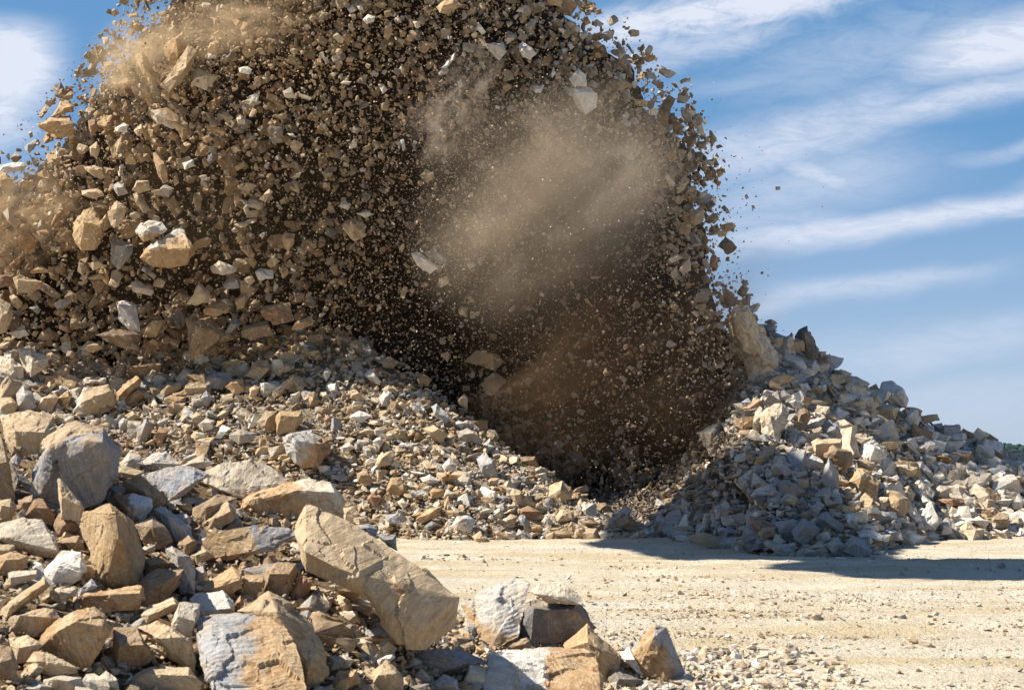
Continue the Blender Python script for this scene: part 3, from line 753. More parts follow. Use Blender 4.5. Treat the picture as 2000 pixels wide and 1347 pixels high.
FLYING = [
((0,440,2.854), '''
orange/white:800,120,1085,60; 790,180 850,100 960,30 1010,5 1032,60 1085,120 1085,160 1040,215 920,235 840,215; 860,125 1000,150 1060,130; big boulder with a white top and an orange underside heaved up by the blast; t.8
blue; 605,80 640,60 740,110 740,150 660,250 625,200; ; smooth blue slab standing under the big white-topped orange boulder
tan; 1040,440 1110,315 1165,375 1170,430 1100,445; 1112,335 1125,430; tan wedge of rock just over the crest, its ridge facing out
orange; 1130,470 1180,430 1250,420 1275,480 1200,510 1140,500; 1175,460 1265,450; orange brick-shaped rock under the tan wedge
rust/tan:1430,470,1640,436; 1440,475 1470,450 1620,425 1640,530 1540,555 1480,530; 1462,472 1630,445; rust-brown squared block with a light top at the heap's highest point
brown; 1340,590 1360,560 1490,530 1520,610 1400,640 1350,620; 1370,580 1490,555; brown flat block lying under the rust-brown squared block
ochre; 1620,580 1650,540 1740,500 1740,550 1680,580; ; brown triangular rock beside the rust-brown squared block, at the edge of the dark
brown; 1040,520 1080,500 1180,510 1250,590 1240,620 1130,660 1090,740 1050,720 1050,600; 1100,560; tall smooth grey-brown slab standing upright above the crest
white; 650,430 700,420 760,440 770,530 785,600 740,605 690,560 655,520; 690,465 725,560; jagged cream-white rock lit by the sun above the brown slab
brown; 530,610 640,570 780,610 770,690 700,690 600,650; ; dark brown slab under the jagged cream-white rock
tan; 445,690 490,640 580,660 580,690 520,710; ; tan rock hanging over the dark hollow above the crest
tan; 85,300 110,280 235,310 230,350 170,380 95,375; 100,305 225,318; bright tan brick-shaped rock near the picture edge
rust; -20,270 80,265 90,340 -20,350; ; 
white; 50,600 130,560 160,610 100,630; ; 
ochre; 165,260 230,220 285,260 180,270; ; 
pale; 1170,230 1220,195 1320,235 1310,265 1240,280 1190,265; 1230,220; pinkish fan-shaped rock in front of the dark debris
white; 1420,260 1440,240 1520,250 1525,295 1440,305; 1440,262; pale squared rock close to the dark part of the debris
orange; 1340,130 1380,105 1420,160 1410,205; ; 
grey; 1240,330 1290,285 1350,310 1340,350 1260,360; ; 
tan; 1500,190 1530,165 1560,200 1530,230; ; 
tan; 1360,300 1400,270 1420,310 1390,340; ; 
pale; 730,330 760,305 860,360 840,390 740,370; ; 
white; 790,250 800,230 870,280 860,300; ; 
brown; 430,260 440,190 490,180 490,240 460,275; ; 
tan; 490,210 540,190 590,230 520,250; ; 
ochre; 480,290 580,260 600,300 500,305; ; 
blue; 160,460 200,440 230,470 210,495; ; 
brown; 360,400 390,360 440,390 410,430; ; 
ochre; 1570,80 1590,40 1650,50 1640,90 1600,150; ; 
rust; 325,540 390,570 380,600 330,580; ; 
ochre; 1310,420 1360,365 1390,380 1360,460 1320,470; ; 
blue; 1260,590 1300,500 1350,540 1290,600; ; dark blue-grey rock between the tall slab and the brown flat block
tan; 50,390 70,370 120,430 100,470 60,440; ; 
tan; -20,390 60,440 70,520 30,590 -20,610; ; rounded tan boulder cut by the picture edge, under the bright tan brick-shaped rock
'''),
((0,0,2.854), '''
white/ochre:935,1310,760,1300; 750,1290 780,1240 830,1225 900,1240 935,1280 880,1320 800,1350; 800,1290; white-topped rock perched over the big white-topped orange boulder
ochre; 405,1250 430,1200 500,1170 550,1200 580,1260 590,1310 540,1400 450,1400 410,1310; 460,1230 550,1270; rounded brown-orange boulder flying near the dusty edge; t1
tan; 600,1180 650,1120 700,1160 690,1230 640,1270 610,1240; 650,1160; rounded tan rock beside the brown-orange boulder
orange; 205,690 280,660 395,640 410,690 400,740 340,775 290,740 215,710; 230,690 390,665; orange-brown slab flying out from the cloud against the sky
orange; 285,655 340,560 390,565 415,590 405,620 300,655; ; orange wedge flying just over the orange-brown slab
brown; 340,550 395,505 410,520 405,550 370,557; ; 
pale/orange:900,620,1000,720; 845,620 930,600 1000,660 1050,690 1040,720 960,720 880,690 850,660; 870,640 990,690; long flying slab striped tan and orange below the dusty boulder
tan; 750,310 790,290 850,400 900,460 870,490 800,420; ; dusty tan slab at one side of the V-shaped pair in the dust
tan; 1050,250 1100,280 1080,360 1000,460 940,520 900,480 990,390; ; dusty tan slab at the other side of the V-shaped pair, leaning over
orange; 915,250 1020,175 1050,250 1000,380 960,360 920,300; 980,220; orange rock caught between the two dusty V-shaped slabs
pale; 1100,380 1215,430 1150,500 1060,470; ; 
ochre; 850,850 890,845 930,920 945,1020 910,1030 870,950; ; tall brown splinter standing against the dark hollow of the debris
tan; 465,930 530,920 580,950 590,990 560,1005 490,960; ; 
tan; 495,820 540,790 555,830 540,890 505,860; ; 
white; 635,715 690,680 720,700 710,740 650,735; ; 
tan; 745,730 790,685 800,740 770,760; ; 
tan; 450,1060 560,1050 580,1090 520,1110 455,1090; ; 
grey; 630,1030 690,1015 720,1080 660,1095 635,1060; ; blue-grey rock touching a squared tan rock, above the brown-orange boulder
tan; 740,1060 760,1005 830,1005 840,1060 780,1080; 765,1020; 
tan; 740,1080 780,1065 835,1170 800,1195 760,1140; ; 
grey; 870,1080 920,1025 975,1050 940,1100; ; 
white; 1015,910 1080,885 1085,925 1030,945; ; 
white; 1330,380 1380,370 1405,390 1390,415 1335,405; ; 
pale; 1575,510 1620,485 1655,550 1590,545; ; pinkish-pale wedge alone among the small debris
tan; 1445,1110 1500,1050 1520,1070 1480,1130; ; 
tan; 1300,1250 1420,1215 1440,1230 1340,1270; ; 
orange; 1300,1090 1330,1080 1340,1120 1310,1150; ; 
pale; 1355,1160 1375,1140 1390,1180 1370,1200; ; 
tan; 1125,770 1160,745 1190,775 1150,800; ; 
tan; 1285,820 1330,800 1345,840 1300,855; ; 
tan; 1230,640 1260,620 1300,655 1270,690; ; 
pale; 1315,660 1340,640 1370,690 1330,695; ; 
white; 1155,295 1215,295 1205,325 1160,325; ; 
tan; 1415,230 1460,205 1475,220 1430,245; ; 
tan; 1430,275 1460,265 1480,300 1450,305; ; 
rust; 490,670 530,665 550,720 510,760 495,720; ; 
rust; 680,610 700,560 720,590 700,640; ; 
white; 1885,1150 1920,1115 1960,1140 1940,1170; ; pale rock just above the tan boulder in the middle debris
tan; 1910,1250 1960,1215 2030,1250 2040,1310 1980,1350 1930,1310; 1960,1245; rounded pale-tan boulder, the largest in the middle debris
white; 1600,745 1630,740 1655,768 1620,760; ; 
ochre; -20,945 30,960 80,1000 60,1060 -20,1050; ; 
white; -20,925 60,912 130,900 150,925 100,960 -20,970; ; pale crumbly rock on the skyline at the picture edge, beside the red post
tan; 960,970 985,960 1000,1020 970,1040; ; 
tan; 1640,970 1680,960 1670,990 1630,990; ; 
rust; 1520,900 1550,900 1550,950 1525,945; ; 
tan; 568,210 605,205 610,250 580,255; ; 
ochre; 705,85 760,70 780,95 720,100; ; 
grey; 130,820 200,770 210,810 160,860; ; 
'''),
((650,0,2.854), '''
white; 850,245 950,240 970,290 930,340 900,320 910,295 865,270; 930,260; first white boulder of the pair high in the blast, its cleft side in shade
white; 1035,260 1060,235 1140,300 1100,335 1050,310; ; second white boulder of the pair high in the blast, wedge-shaped
white; 1320,440 1370,370 1410,420 1415,480 1340,485; 1375,400; upper half of the cracked white boulder at the edge of the blast
white; 1305,500 1350,487 1440,490 1480,530 1470,600 1410,635 1360,600; 1350,520 1440,515; lower half of the cracked white boulder at the edge of the blast
white; 800,160 810,120 855,180 830,195; ; 
white; 605,380 680,295 682,320 630,385; ; long white splinter flying above the dust
white; 1100,485 1175,475 1160,520 1130,520; ; fan-shaped pale flake flying under the two white boulders
white; 165,110 195,80 235,95 230,120 190,135; ; squarish white stone near the top edge of the picture
white; 80,50 110,30 130,60 100,75; ; 
pale; 445,120 470,118 490,150 465,160; ; 
pale; 40,465 60,452 105,455 90,475; ; 
white; 260,490 285,470 305,500 280,525; ; 
tan; 485,980 520,945 565,960 565,1000 520,1020; ; lone rounded tan rock flying at the edge of the dust
white; 130,1190 190,1175 235,1195 180,1215; ; 
white; 375,780 395,770 405,830 390,840; ; 
white; 1215,420 1230,370 1245,410 1225,435; ; 
orange; 575,40 610,15 680,-10 720,30 640,80 600,70; ; big orange-brown rock at the top edge of the picture
orange; 1190,5 1240,-20 1280,-5 1270,40 1210,25; ; orange flat rock at the top edge where the blast meets the sky
pale; 1040,40 1070,35 1060,70 1020,65; ; 
orange; 1440,245 1480,230 1505,250 1470,270; ; 
dark; 1640,260 1655,255 1680,295 1670,305; ; 
pale; 1585,310 1610,275 1640,290 1600,335; ; 
grey; 1400,70 1440,60 1440,85 1410,90; ; 
white; 1305,250 1320,230 1350,265 1325,280; ; 
orange; 1380,110 1420,90 1440,130 1410,145; ; 
tan; 1915,1040 1960,990 1985,1000 1960,1060 1920,1080; ; 
pale; 955,220 1000,195 1015,220 970,250; ; 
tan; 1690,1180 1710,1160 1725,1195 1690,1190; ; 
'''),
((1300,0,2.854), '''
pale; 110,610 125,602 165,625 155,648 110,630; ; small pale block flying clear of the blast's shoulder in the sky
brown; 160,790 230,785 225,830 180,830; ; 
pale; 240,890 280,885 260,930 230,915; ; 
dark; 215,1140 260,1115 280,1140 240,1170; ; dark angular rock thrown clear of the blast's edge
tan; 135,1210 160,1175 215,1165 210,1230 165,1255 140,1240; 170,1195; 
pale; 170,1090 225,1060 235,1080 190,1110; ; 
brown; 310,945 330,940 335,965 312,965; ; 
pale; 440,1090 455,1080 465,1105 448,1112; ; 
pale; 612,1040 640,1040 640,1058 615,1060; ; small tan cube flying alone in the sky, farthest from the blast
pale; 478,1145 495,1145 500,1165 485,1165; ; 
pale; 60,1050 90,995 125,1000 100,1060; ; 
brown; 45,905 80,890 105,920 85,950; ; 
dark; 190,760 205,740 218,765 200,770; ; 
brown; 120,680 150,680 160,720 130,710; ; 
'''),
((650,440,2.854), '''
white; 445,160 470,145 580,225 590,245 540,270 470,220; 490,180; long white slab in the middle of the blast; d-.4
grey; 500,150 560,140 630,180 640,220 590,215; ; grey rock directly behind the long white slab
pale; 590,300 640,280 650,320 600,350; ; 
brown; 830,890 850,860 905,815 965,860 940,900 880,945 840,920; 890,860; dark brown angular rock falling in the shade above the slope's crest; d-1
rust; 20,300 50,280 80,300 70,340 30,330; ; 
tan; 695,470 720,450 755,460 740,510 700,490; ; 
brown; 740,760 800,700 930,720 950,760 900,810; ; dusty brown boulder in the dark, above the falling angular rock
brown; 600,720 640,700 660,730 640,765; ; 
ochre; 1045,1010 1080,990 1115,995 1080,1040; ; 
tan; 1505,820 1520,795 1545,830 1515,840; ; 
tan; 425,360 440,345 460,355 445,385; ; 
pale; 1870,190 1920,155 1950,180 1890,210; ; 
pale; 1880,270 1920,220 1920,280 1900,305; ; 
pale; 1930,250 1960,200 1995,170 1998,250 1950,275; ; cream flat-faced rock at the blast's outer edge beside the sky
grey; 1070,1095 1100,1080 1110,1110 1085,1118; ; 
grey; 700,560 720,545 735,560 715,575; ; 
'''),
]

USE_DUST = True
# ------------------------------------------------------------------ the three heaps as rising surfaces
def interp(tab, x):
    t = np.array(tab, float)
    return np.stack([np.interp(x, t[:, 0], t[:, k]) for k in range(1, t.shape[1])], -1)


class Heap:
    def __init__(self, base, crest, bulge=0.0):
        self.base, self.crest, self.bulge = base, crest, bulge

    def P(self, x, t):
        x, t = np.broadcast_arrays(np.asarray(x, float), np.asarray(t, float))
        b, c = interp(self.base, x), interp(self.crest, x)
        A, B = W(x, b[..., 0], b[..., 1]), W(x, c[..., 0], c[..., 1])
        tt = t[..., None]
        over = np.clip(tt - 1, 0, None)
        p = A + (B - A) * np.minimum(tt, 1)
        p[..., 2] += self.bulge * np.sin(np.pi * np.clip(t, 0, 1))
        back = np.zeros_like(p)
        back[..., 1] = over[..., 0] * 10
        back[..., 0] = over[..., 0] * 10 * (B[..., 0] / B[..., 1])
        back[..., 2] = -np.clip(over[..., 0] * 10 - 0.3, 0, None) * 0.75
        return p + back

    def at(self, x, y):
        """surface point seen at pixel x, y (clamped to the visible front)"""
        x, y = np.atleast_1d(np.asarray(x, float)), np.atleast_1d(np.asarray(y, float))
        ts = np.linspace(-0.15, 1.0, 70)
        P = self.P(x[:, None], ts[None, :])
        _, py, _ = PX(P)
        k = np.abs(py - y[:, None]).argmin(1)
        return P[np.arange(len(x)), k]

    def yc(self, x):
        return interp(self.crest, x)[..., 0]

    def yb(self, x):
        return interp(self.base, x)[..., 0]


PILE = Heap([(-320, 1490, 8), (0, 1490, 8.6), (500, 1490, 9.6), (1000, 1480, 10.8), (1420, 1440, 12.0), (1600, 1420, 12.6)],
            [(-320, 800, 15.5), (0, 822, 15), (150, 865, 14.6), (400, 925, 14.6), (650, 990, 14.2), (780, 1110, 13.8), (890, 1215, 13.4),
             (1000, 1235, 13.6), (1150, 1250, 13.5), (1330, 1335, 12.9), (1420, 1375, 12.6), (1600, 1400, 12.8)])
NEAR = Heap([(-450, 1015, 37), (200, 1030, 38), (700, 1046, 38), (900, 1057, 36.5), (1100, 1050, 37.5), (1280, 1052, 37.8), (1330, 1050, 39)],
            [(-450, 730, 46), (0, 735, 46), (150, 745, 46.3), (300, 735, 46.8), (450, 695, 47.3), (600, 648, 47.5), (700, 675, 46.8), (800, 722, 45.8),
             (900, 800, 44.5), (1000, 885, 43.3), (1130, 965, 42), (1280, 1038, 40), (1330, 1047, 39.5)], 0.25)
FAR = Heap([(1130, 1030, 42.5), (1290, 1043, 39), (1350, 1060, 35), (1500, 1086, 30.5), (1700, 1086, 30.5), (1760, 1060, 34.5), (1850, 1050, 37), (2000, 1045, 38), (2500, 1045, 39)],
           [(1130, 990, 46.5), (1250, 930, 46.5), (1330, 862, 48), (1395, 760, 49.5), (1430, 660, 49), (1500, 630, 48.5), (1590, 680, 48.5), (1650, 735, 48.5), (1720, 775, 48.5),
            (1780, 805, 48.5), (1850, 842, 48.5), (1920, 868, 49), (2000, 890, 49), (2150, 925, 50), (2500, 980, 50)], 0.15)

# the heaving mass of the blast: a leaning dome seen from its shaded side
SIL = [(-260, 1010), (-260, 430), (-60, 370), (40, 345), (120, 250), (205, 150), (270, 50), (400, -60), (560, -260), (820, -330), (1020, -150),
       (1110, 20), (1208, 120), (1298, 205), (1360, 300), (1376, 420), (1370, 545), (1428, 620), (1482, 695), (1478, 770), (1418, 860), (1350, 940), (1290, 1015), (600, 1040)]
SILC = np.array([690.0, 430.0])
_S = np.array(SIL, float)
_q = np.linspace(0, len(_S), 150, endpoint=False)
_k = _q.astype(int) % len(_S)
_S = _S[_k] + (_S[(_k + 1) % len(_S)] - _S[_k]) * (_q % 1)[:, None]
_S = SILC + (_S - SILC) * (1 + 0.035 * fbm(np.stack([_S[:, 0] / 45, _S[:, 1] / 45, 0 * _q], 1), 19, 3))[:, None]


def sil_r(th):
    """distance from the dome's centre to its outline along direction th (pixels)"""
    th = np.asarray(th, float)
    d = np.stack([np.cos(th), np.sin(th)], -1)
    best = np.zeros(th.shape)
    for a, b in zip(_S, np.roll(_S, -1, 0)):
        e = b - a
        den = d[..., 0] * e[1] - d[..., 1] * e[0]
        ac = a - SILC
        den = np.where(np.abs(den) < 1e-9, 1e-9, den)
        u = (ac[0] * e[1] - ac[1] * e[0]) / den
        v = (ac[0] * d[..., 1] - ac[1] * d[..., 0]) / den
        ok = (u > 0) & (v >= -1e-6) & (v <= 1 + 1e-6)
        best = np.where(ok, np.maximum(best, u), best)
    return best


def dome_s(x, y):
    dx, dy = np.asarray(x, float) - SILC[0], np.asarray(y, float) - SILC[1]
    return np.hypot(dx, dy) / (sil_r(np.arctan2(dy, dx)) + 1e-6)


def dome_mid(y):
    return 52.0 - 4.0 * np.clip((560 - np.asarray(y, float)) / 850, 0, 1.05)


def dome_mid2(x, y):
    x, y = np.asarray(x, float), np.asarray(y, float)
    return dome_mid(y) - 6.3 * np.clip((x - 1050) / 300, 0, 1) * np.clip((y - 380) / 200, 0, 1)


def dome_front(x, y):
    s = np.clip(dome_s(x, y), 0, 1)
    return dome_mid2(x, y) - 4.6 * np.sqrt(1 - s ** 2)


# ------------------------------------------------------------------ ground, road and far land
def graded(lo, hi, step, far_lo, far_hi):
    a = list(np.arange(lo, hi + step / 2, step))
    s, v = step, a[-1]
    while v < far_hi:
        s *= 1.35
        v += s
        a.append(v)
    s, v = step, a[0]
    while v > far_lo:
        s *= 1.35
        v -= s
        a.insert(0, v)
    return np.array(a)


def grid_faces(nx, ny):
    i = np.arange((nx - 1) * (ny - 1))
    a = (i // (nx - 1)) * nx + i % (nx - 1)
    return np.stack([a, a + 1, a + 1 + nx, a + nx], 1)


gx = graded(-8, 18, 0.11, -3000, 3000)
gy = graded(9, 44, 0.11, -60, 6000)
GX, GY = np.meshgrid(gx, gy)


def ground_z(x, y):
    x, y = np.asarray(x, float), np.asarray(y, float)
    o = np.zeros(np.broadcast(x, y).shape)
    P = np.stack([x * 0.10 + o, y * 1.25 + 0.12 * np.sin(x * 0.35) + o, o], -1)
    Q = np.stack([x * 0.5 + o, y * 0.9 + o, o + 3.1], -1)
    near = np.clip(1 - (y - 40) / 40, 0, 1)
    return near * (0.07 * fbm(P, 5, 3) + 0.035 * fbm(Q * 1.3, 9, 4) + 0.02 * vnoise(Q * 7, 4) + 0.012 * vnoise(Q * 15, 8)) - 0.03


GZ = ground_z(GX, GY)
ground = mesh_obj('ground', np.stack([GX, GY, GZ], -1).reshape(-1, 3), grid_faces(len(gx), len(gy)), M_ROAD, smooth=True)
tag(ground, kind='structure')


def heap_obj(name, h, x0, x1, mat, label, n=(150, 110), amp=0.25, fr=0.9):
    xs = np.linspace(x0, x1, n[0])
    ts = np.concatenate([np.linspace(-0.25, 1.0, n[1] - 25), 1 + np.linspace(0.03, 1.3, 25)])
    X, T = np.meshgrid(xs, ts)
    P = h.P(X, T)
    P[..., 2] += amp * fbm(P * fr, 21, 4) - amp * 0.6
    P[..., 1] += amp * 0.6 * fbm(P * fr + 9, 31, 3)
    o = mesh_obj(name, P.reshape(-1, 3), grid_faces(n[0], n[1]), mat, smooth=True)
    tag(o, label, kind='structure')
    return o


heap_obj('terrain', PILE, -320, 1600, M_PILE, 'brown soil under the near pile of boulders', (170, 120), 0.10, 2.2)
heap_obj('terrain', NEAR, -450, 1330, M_SLOPE, 'tan fines of the sunlit rubble slope', (190, 120), 0.3, 0.9)
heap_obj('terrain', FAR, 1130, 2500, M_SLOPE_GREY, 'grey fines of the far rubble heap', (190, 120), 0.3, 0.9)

# wooded hill far off
hx = np.linspace(-200, 900, 60)
hy = np.linspace(560, 1500, 24)
HX, HY = np.meshgrid(hx, hy)


def hill_z(x, y):
    ridge = np.interp(x, [-200, 120, 190, 260, 420, 900], [-4, 4, 8.8, 8.2, 5.0, 2])
    return ridge * np.sin(np.clip((y - 560) / 200, 0, 1) * np.pi / 2) + 0.004 * (y - 760).clip(0)* 0 - 0.4


m, t = new_mat('forest_floor')
finish(m, t, (0.05, 0.065, 0.03, 1), 1.0)
M_FLOOR = m
tag(mesh_obj('hill', np.stack([HX, HY, hill_z(HX, HY)], -1).reshape(-1, 3), grid_faces(60, 24), M_FLOOR, smooth=True), kind='structure')

# ------------------------------------------------------------------ traced rocks
MASK = np.zeros((4, 400, 600), np.int16)       # which traced rock covers a cell (region, y/4, x/4)
CELLY, CELLX = np.mgrid[0:400, 0:600]
RECORDS = []                                    # what a label can refer to


def inside(poly, x, y):
    r = np.zeros(np.shape(x), bool)
    for (x0, y0), (x1, y1) in zip(poly, np.roll(poly, -1, 0)):
        c = (y0 > y) != (y1 > y)
        with np.errstate(divide='ignore', invalid='ignore'):
            r ^= c & (x < (x1 - x0) * (y - y0) / (y1 - y0 + 1e-12) + x0)
    return r


def pts(s):
    return np.array([[float(v) for v in p.split(',')] for p in s.split()]) if s.strip() else np.zeros((0, 2))


def roughen(V, F, r, style, seed, fine=1.0):
    """break up the flat facets: chips, ledges along the rock's own layering"""
    N = vnormals(V, F)
    off = seed * 7.13
    ax = np.array([math.sin(seed * 1.7), math.cos(seed * 2.3), 1.3 * math.sin(seed * 0.9)])
    ax /= np.linalg.norm(ax)
    q = V / r
    qc = q - (q.max(0) + q.min(0)) / 2
    d = 0.03 * fbm(q * 1.7 + off, 3, 2) + fine * fracture(qc, seed, 14, 0.018, 0.09) + fine * fracture(qc, seed + 51, 90, 0.011, 0.10) + 0.012 * fine * vnoise(q * 9 + off, 13) + 0.014 * fine * vnoise(q * 17 + off, 23)
    lay = (q @ ax) * 7 + 1.2 * vnoise(q * 2 + off, 33)
    k = 0.045 if style in ('grey', 'blue', 'pale', 'white') else 0.03
    d += k * fine * (np.abs((lay % 1) - 0.5) * 2 - 0.5) * (0.5 + 0.5 * vnoise(q * 1.3 + off, 43))
    chip = np.clip(vnoise(q * 3.1 + off, 53) - 0.35, 0, 1)
    d -= 0.11 * fine * chip
    return V + N * (d * r)[:, None]


def vcol(V, r, style, style2, sel, seed, jit=0.12):
    c = np.array(COL[style]) * (1 + jit * rng.normal())
    a = STAIN[style] * rng.uniform(0.3, 1.3)
    n = len(V)
    out = np.tile(np.append(c, a), (n, 1))
    if style2:
        out = out * (1 - sel) + sel * np.append(np.array(COL[style2]) * (1 + 0.5 * jit * rng.normal()), STAIN[style2])
    out[:, :3] *= (1 + 0.10 * fbm(V / r * 2.5 + seed, 61, 3))[:, None]
    return np.clip(out, 0.01, 0.9)


def place(name, V, F, mat, col, seed):
    """a rock as its own object: origin at its base, its local axes along its own layering"""
    o_loc = np.array([(V[:, 0].min() + V[:, 0].max()) / 2, (V[:, 1].min() + V[:, 1].max()) / 2, V[:, 2].min()])
    e = Euler((seed * 1.31 % 6.28, seed * 2.17 % 6.28, seed * 0.71 % 6.28))
    Rm = np.array(e.to_matrix())
    ob = mesh_obj(name, (V - o_loc) @ Rm, F, mat, col)
    ob.location = o_loc
    ob.rotation_euler = e
    return ob


def traced_rock(name, region, depth_of, line, org, mat, cat, group, idx):
    f = [s.strip() for s in line.split(';')] + ['', '', '', '']
    style, outl, ridge, label, opt = f[:5]
    split = None
    style2 = None
    if '/' in style:
        style, rest = style.split('/')
        style2, sp = rest.split(':')
        split = np.array([float(v) for v in sp.split(',')]).reshape(2, 2) / org[2] + np.array(org[:2])
    outs = [pts(s) / org[2] + np.array(org[:2]) for s in outl.split('&')]
    if region == 0:
        outs = [q.mean(0) + (q - q.mean(0)) * 1.045 for q in outs]
    rid = pts(ridge)
    if len(rid):
        rid = rid / org[2] + np.array(org[:2])
    allp = np.concatenate(outs)
    x0, y0 = allp.min(0)
    x1, y1 = allp.max(0)
    cx, cy = allp.mean(0)
    dz, th_k, on_ground, lean, rough_k = 0.0, 0.62, False, False, 1.0
    for tok in opt.split():
        if tok[0] == 'd':
            dz = float(tok[1:])
        elif tok[0] == 't':
            th_k = float(tok[1:])
        elif tok[0] == 'r':
            rough_k = float(tok[1:])
        elif tok == 'f':
            lean = True
        elif tok == 'g':
            on_ground = True
    for poly in outs:
        MASK[region][inside(poly, CELLX * 4.0, CELLY * 4.0)] = idx + 1
    d0 = float(depth_of(cx, 0.45 * cy + 0.55 * y1)) + dz
    d0 -= (0.0, 0.22, 0.4, 0.0)[region]
    if on_ground:
        gyy = y1
        th_g = math.atan((gyy - CY) / FPX) - PITCH
        d0 = (EYE / math.tan(th_g)) * math.cos(PITCH)
    S = min(x1 - x0, y1 - y0) if len(outs) == 1 else 0.5 * min(x1 - x0, y1 - y0)
    r_w = 0.5 * math.sqrt((x1 - x0) * (y1 - y0)) * d0 / FPX
    th = th_k * 0.75 * S * d0 / FPX + 0.1 * r_w
    Vs, Fs, nv = [], [], 0
    for poly in outs:
        c = poly.mean(0)
        h0, h1 = poly[:, 1].min(), poly[:, 1].max()
        v = (poly[:, 1] - h0) / (h1 - h0 + 1e-6)
        D = d0 + th * ((1.0 - 2.1 * v if lean else 0.5 - 1.15 * v) + rng.uniform(-0.18, 0.18, len(poly)))
        pf = W(poly[:, 0], poly[:, 1], D)
        if len(rid):
            m_ = inside(c + (poly - c) * 1.02, rid[:, 0], rid[:, 1])
            rr = rid[m_]
        else:
            rr = np.zeros((0, 2))
        if not len(rr):
            wx = poly[:, 0].max() - poly[:, 0].min()
            rr = c + np.array([[-0.22 * wx, -0.10 * (h1 - h0)], [0.2 * wx, -0.14 * (h1 - h0)]]) + rng.normal(0, 0.05, (2, 2)) * wx
            rr = rr[inside(poly, rr[:, 0], rr[:, 1])]
        pr = W(rr[:, 0], rr[:, 1], d0 - th * (rng.uniform(0.8, 1.0, len(rr)) if not lean else 2.1 * (rr[:, 1] - h0) / (h1 - h0) - 1.0 + rng.uniform(0.1, 0.3, len(rr)))) if len(rr) else np.zeros((0, 3))
        inn = c + (poly - c) * 0.72
        pb = W(inn[:, 0], inn[:, 1], d0 + th * rng.uniform(0.9, 1.3, len(poly)))
        Vh, Fh = hull(np.concatenate([pf, pr, pb]))
        lim = max(0.0045 * d0, 0.085 * r_w)
        if max(x1 - x0, y1 - y0) > 14:
            Vh, Fh = long_edge_split(Vh, Fh, lim)
        if region == 0:
            Vh, Fh = subdivide(Vh, Fh)
        Vh = roughen(Vh, Fh, r_w, style, idx + 1.0, rough_k * (0.5) if region == 0 else rough_k * 0.9 if max(x1 - x0, y1 - y0) > 30 else 0.6)
        Vs.append(Vh)
        Fs.append(Fh + nv)
        nv += len(Vh)
    V, F = np.concatenate(Vs), np.concatenate(Fs)
    sel = None
    if split is not None:
        sx, sy, _ = PX(V)
        a, b = split
        sel = ((b[0] - a[0]) * (sy - a[1]) - (b[1] - a[1]) * (sx - a[0]) + 0.17 * math.hypot(x1 - x0, y1 - y0) * fbm(V / r_w * 2.5, 5, 4) * np.linalg.norm(b - a)) / np.linalg.norm(b - a)
        sel = np.clip(0.5 - sel / (0.07 * math.hypot(x1 - x0, y1 - y0)), 0, 1)[:, None]
    col = vcol(V, r_w, style, style2, sel, idx * 3.3)
    o = place(name, V, F, mat, col, idx + 1.0)
    RECORDS.append(dict(o=o, label=label, style=style, x=(x0 + x1) / 2, y=(y0 + y1) / 2, w=x1 - x0, h=y1 - y0, n=len(allp), region=region, traced=True))
    tag(o, label or 'rock', cat, group)
    return o


def heap_depth(h):
    def f(x, y):
        return PX(h.at(x, min(max(y, float(h.yc(x)) + 2), 1600)))[2][0]
    return f


def fly_depth(x, y):
    return float(dome_front(x, y)) - rng.uniform(1.9, 2.9)


idx = 0
JOBS = ((FOREGROUND, 'boulder', 0, heap_depth(PILE), M_BOULDER, 'boulder', 'boulders of the near pile'),
        (NEAR_SLOPE, 'rock', 1, heap_depth(NEAR), M_ROCK, 'rock', 'rocks on the sunlit slope'),
        (RIGHT_HEAP, 'rock', 2, heap_depth(FAR), M_ROCK, 'rock', 'rocks on the far heap'),
        (FLYING, 'flying_rock', 3, fly_depth, M_ROCK, 'flying rock', 'rocks thrown up by the blast'))
for data, name, region, dep, mat, cat, grp in JOBS:
    for org, text in data:
        for line in text.strip().splitlines():
            if line.strip():
                traced_rock(name, region, dep, line, org, mat, cat, grp, idx)
                idx += 1

# ------------------------------------------------------------------ rubble: many more rocks from a stock of broken shapes
def stock(n, slabby, k):
    out = []
    for i in range(n):
        dims = np.array([1, rng.uniform(0.55, 0.95), rng.uniform(0.22, 0.8) if slabby else rng.uniform(0.5, 0.9)])
        u = rng.normal(size=(k + rng.integers(0, 5), 3))
        u /= np.abs(u).max(1, keepdims=True)
        p = np.sign(u) * np.abs(u) ** rng.uniform(0.35, 0.7) * dims
        p[:, 0] += p[:, 2] * rng.uniform(-0.4, 0.4)
        V, F = hull(p)
        V -= (V.max(0) + V.min(0)) / 2
        V /= (V.max(0) - V.min(0)).max() / 2
        out.append((V, F))
    return out


STOCK = stock(46, True, 11)
CHIPS = stock(24, True, 7)
BROKEN = []
for i, (V, F) in enumerate(STOCK):
    V2, F2 = long_edge_split(V, F, 0.55)
    BROKEN.append((roughen(V2, F2, 0.55, 'grey', i + 300.0, 0.55), F2))


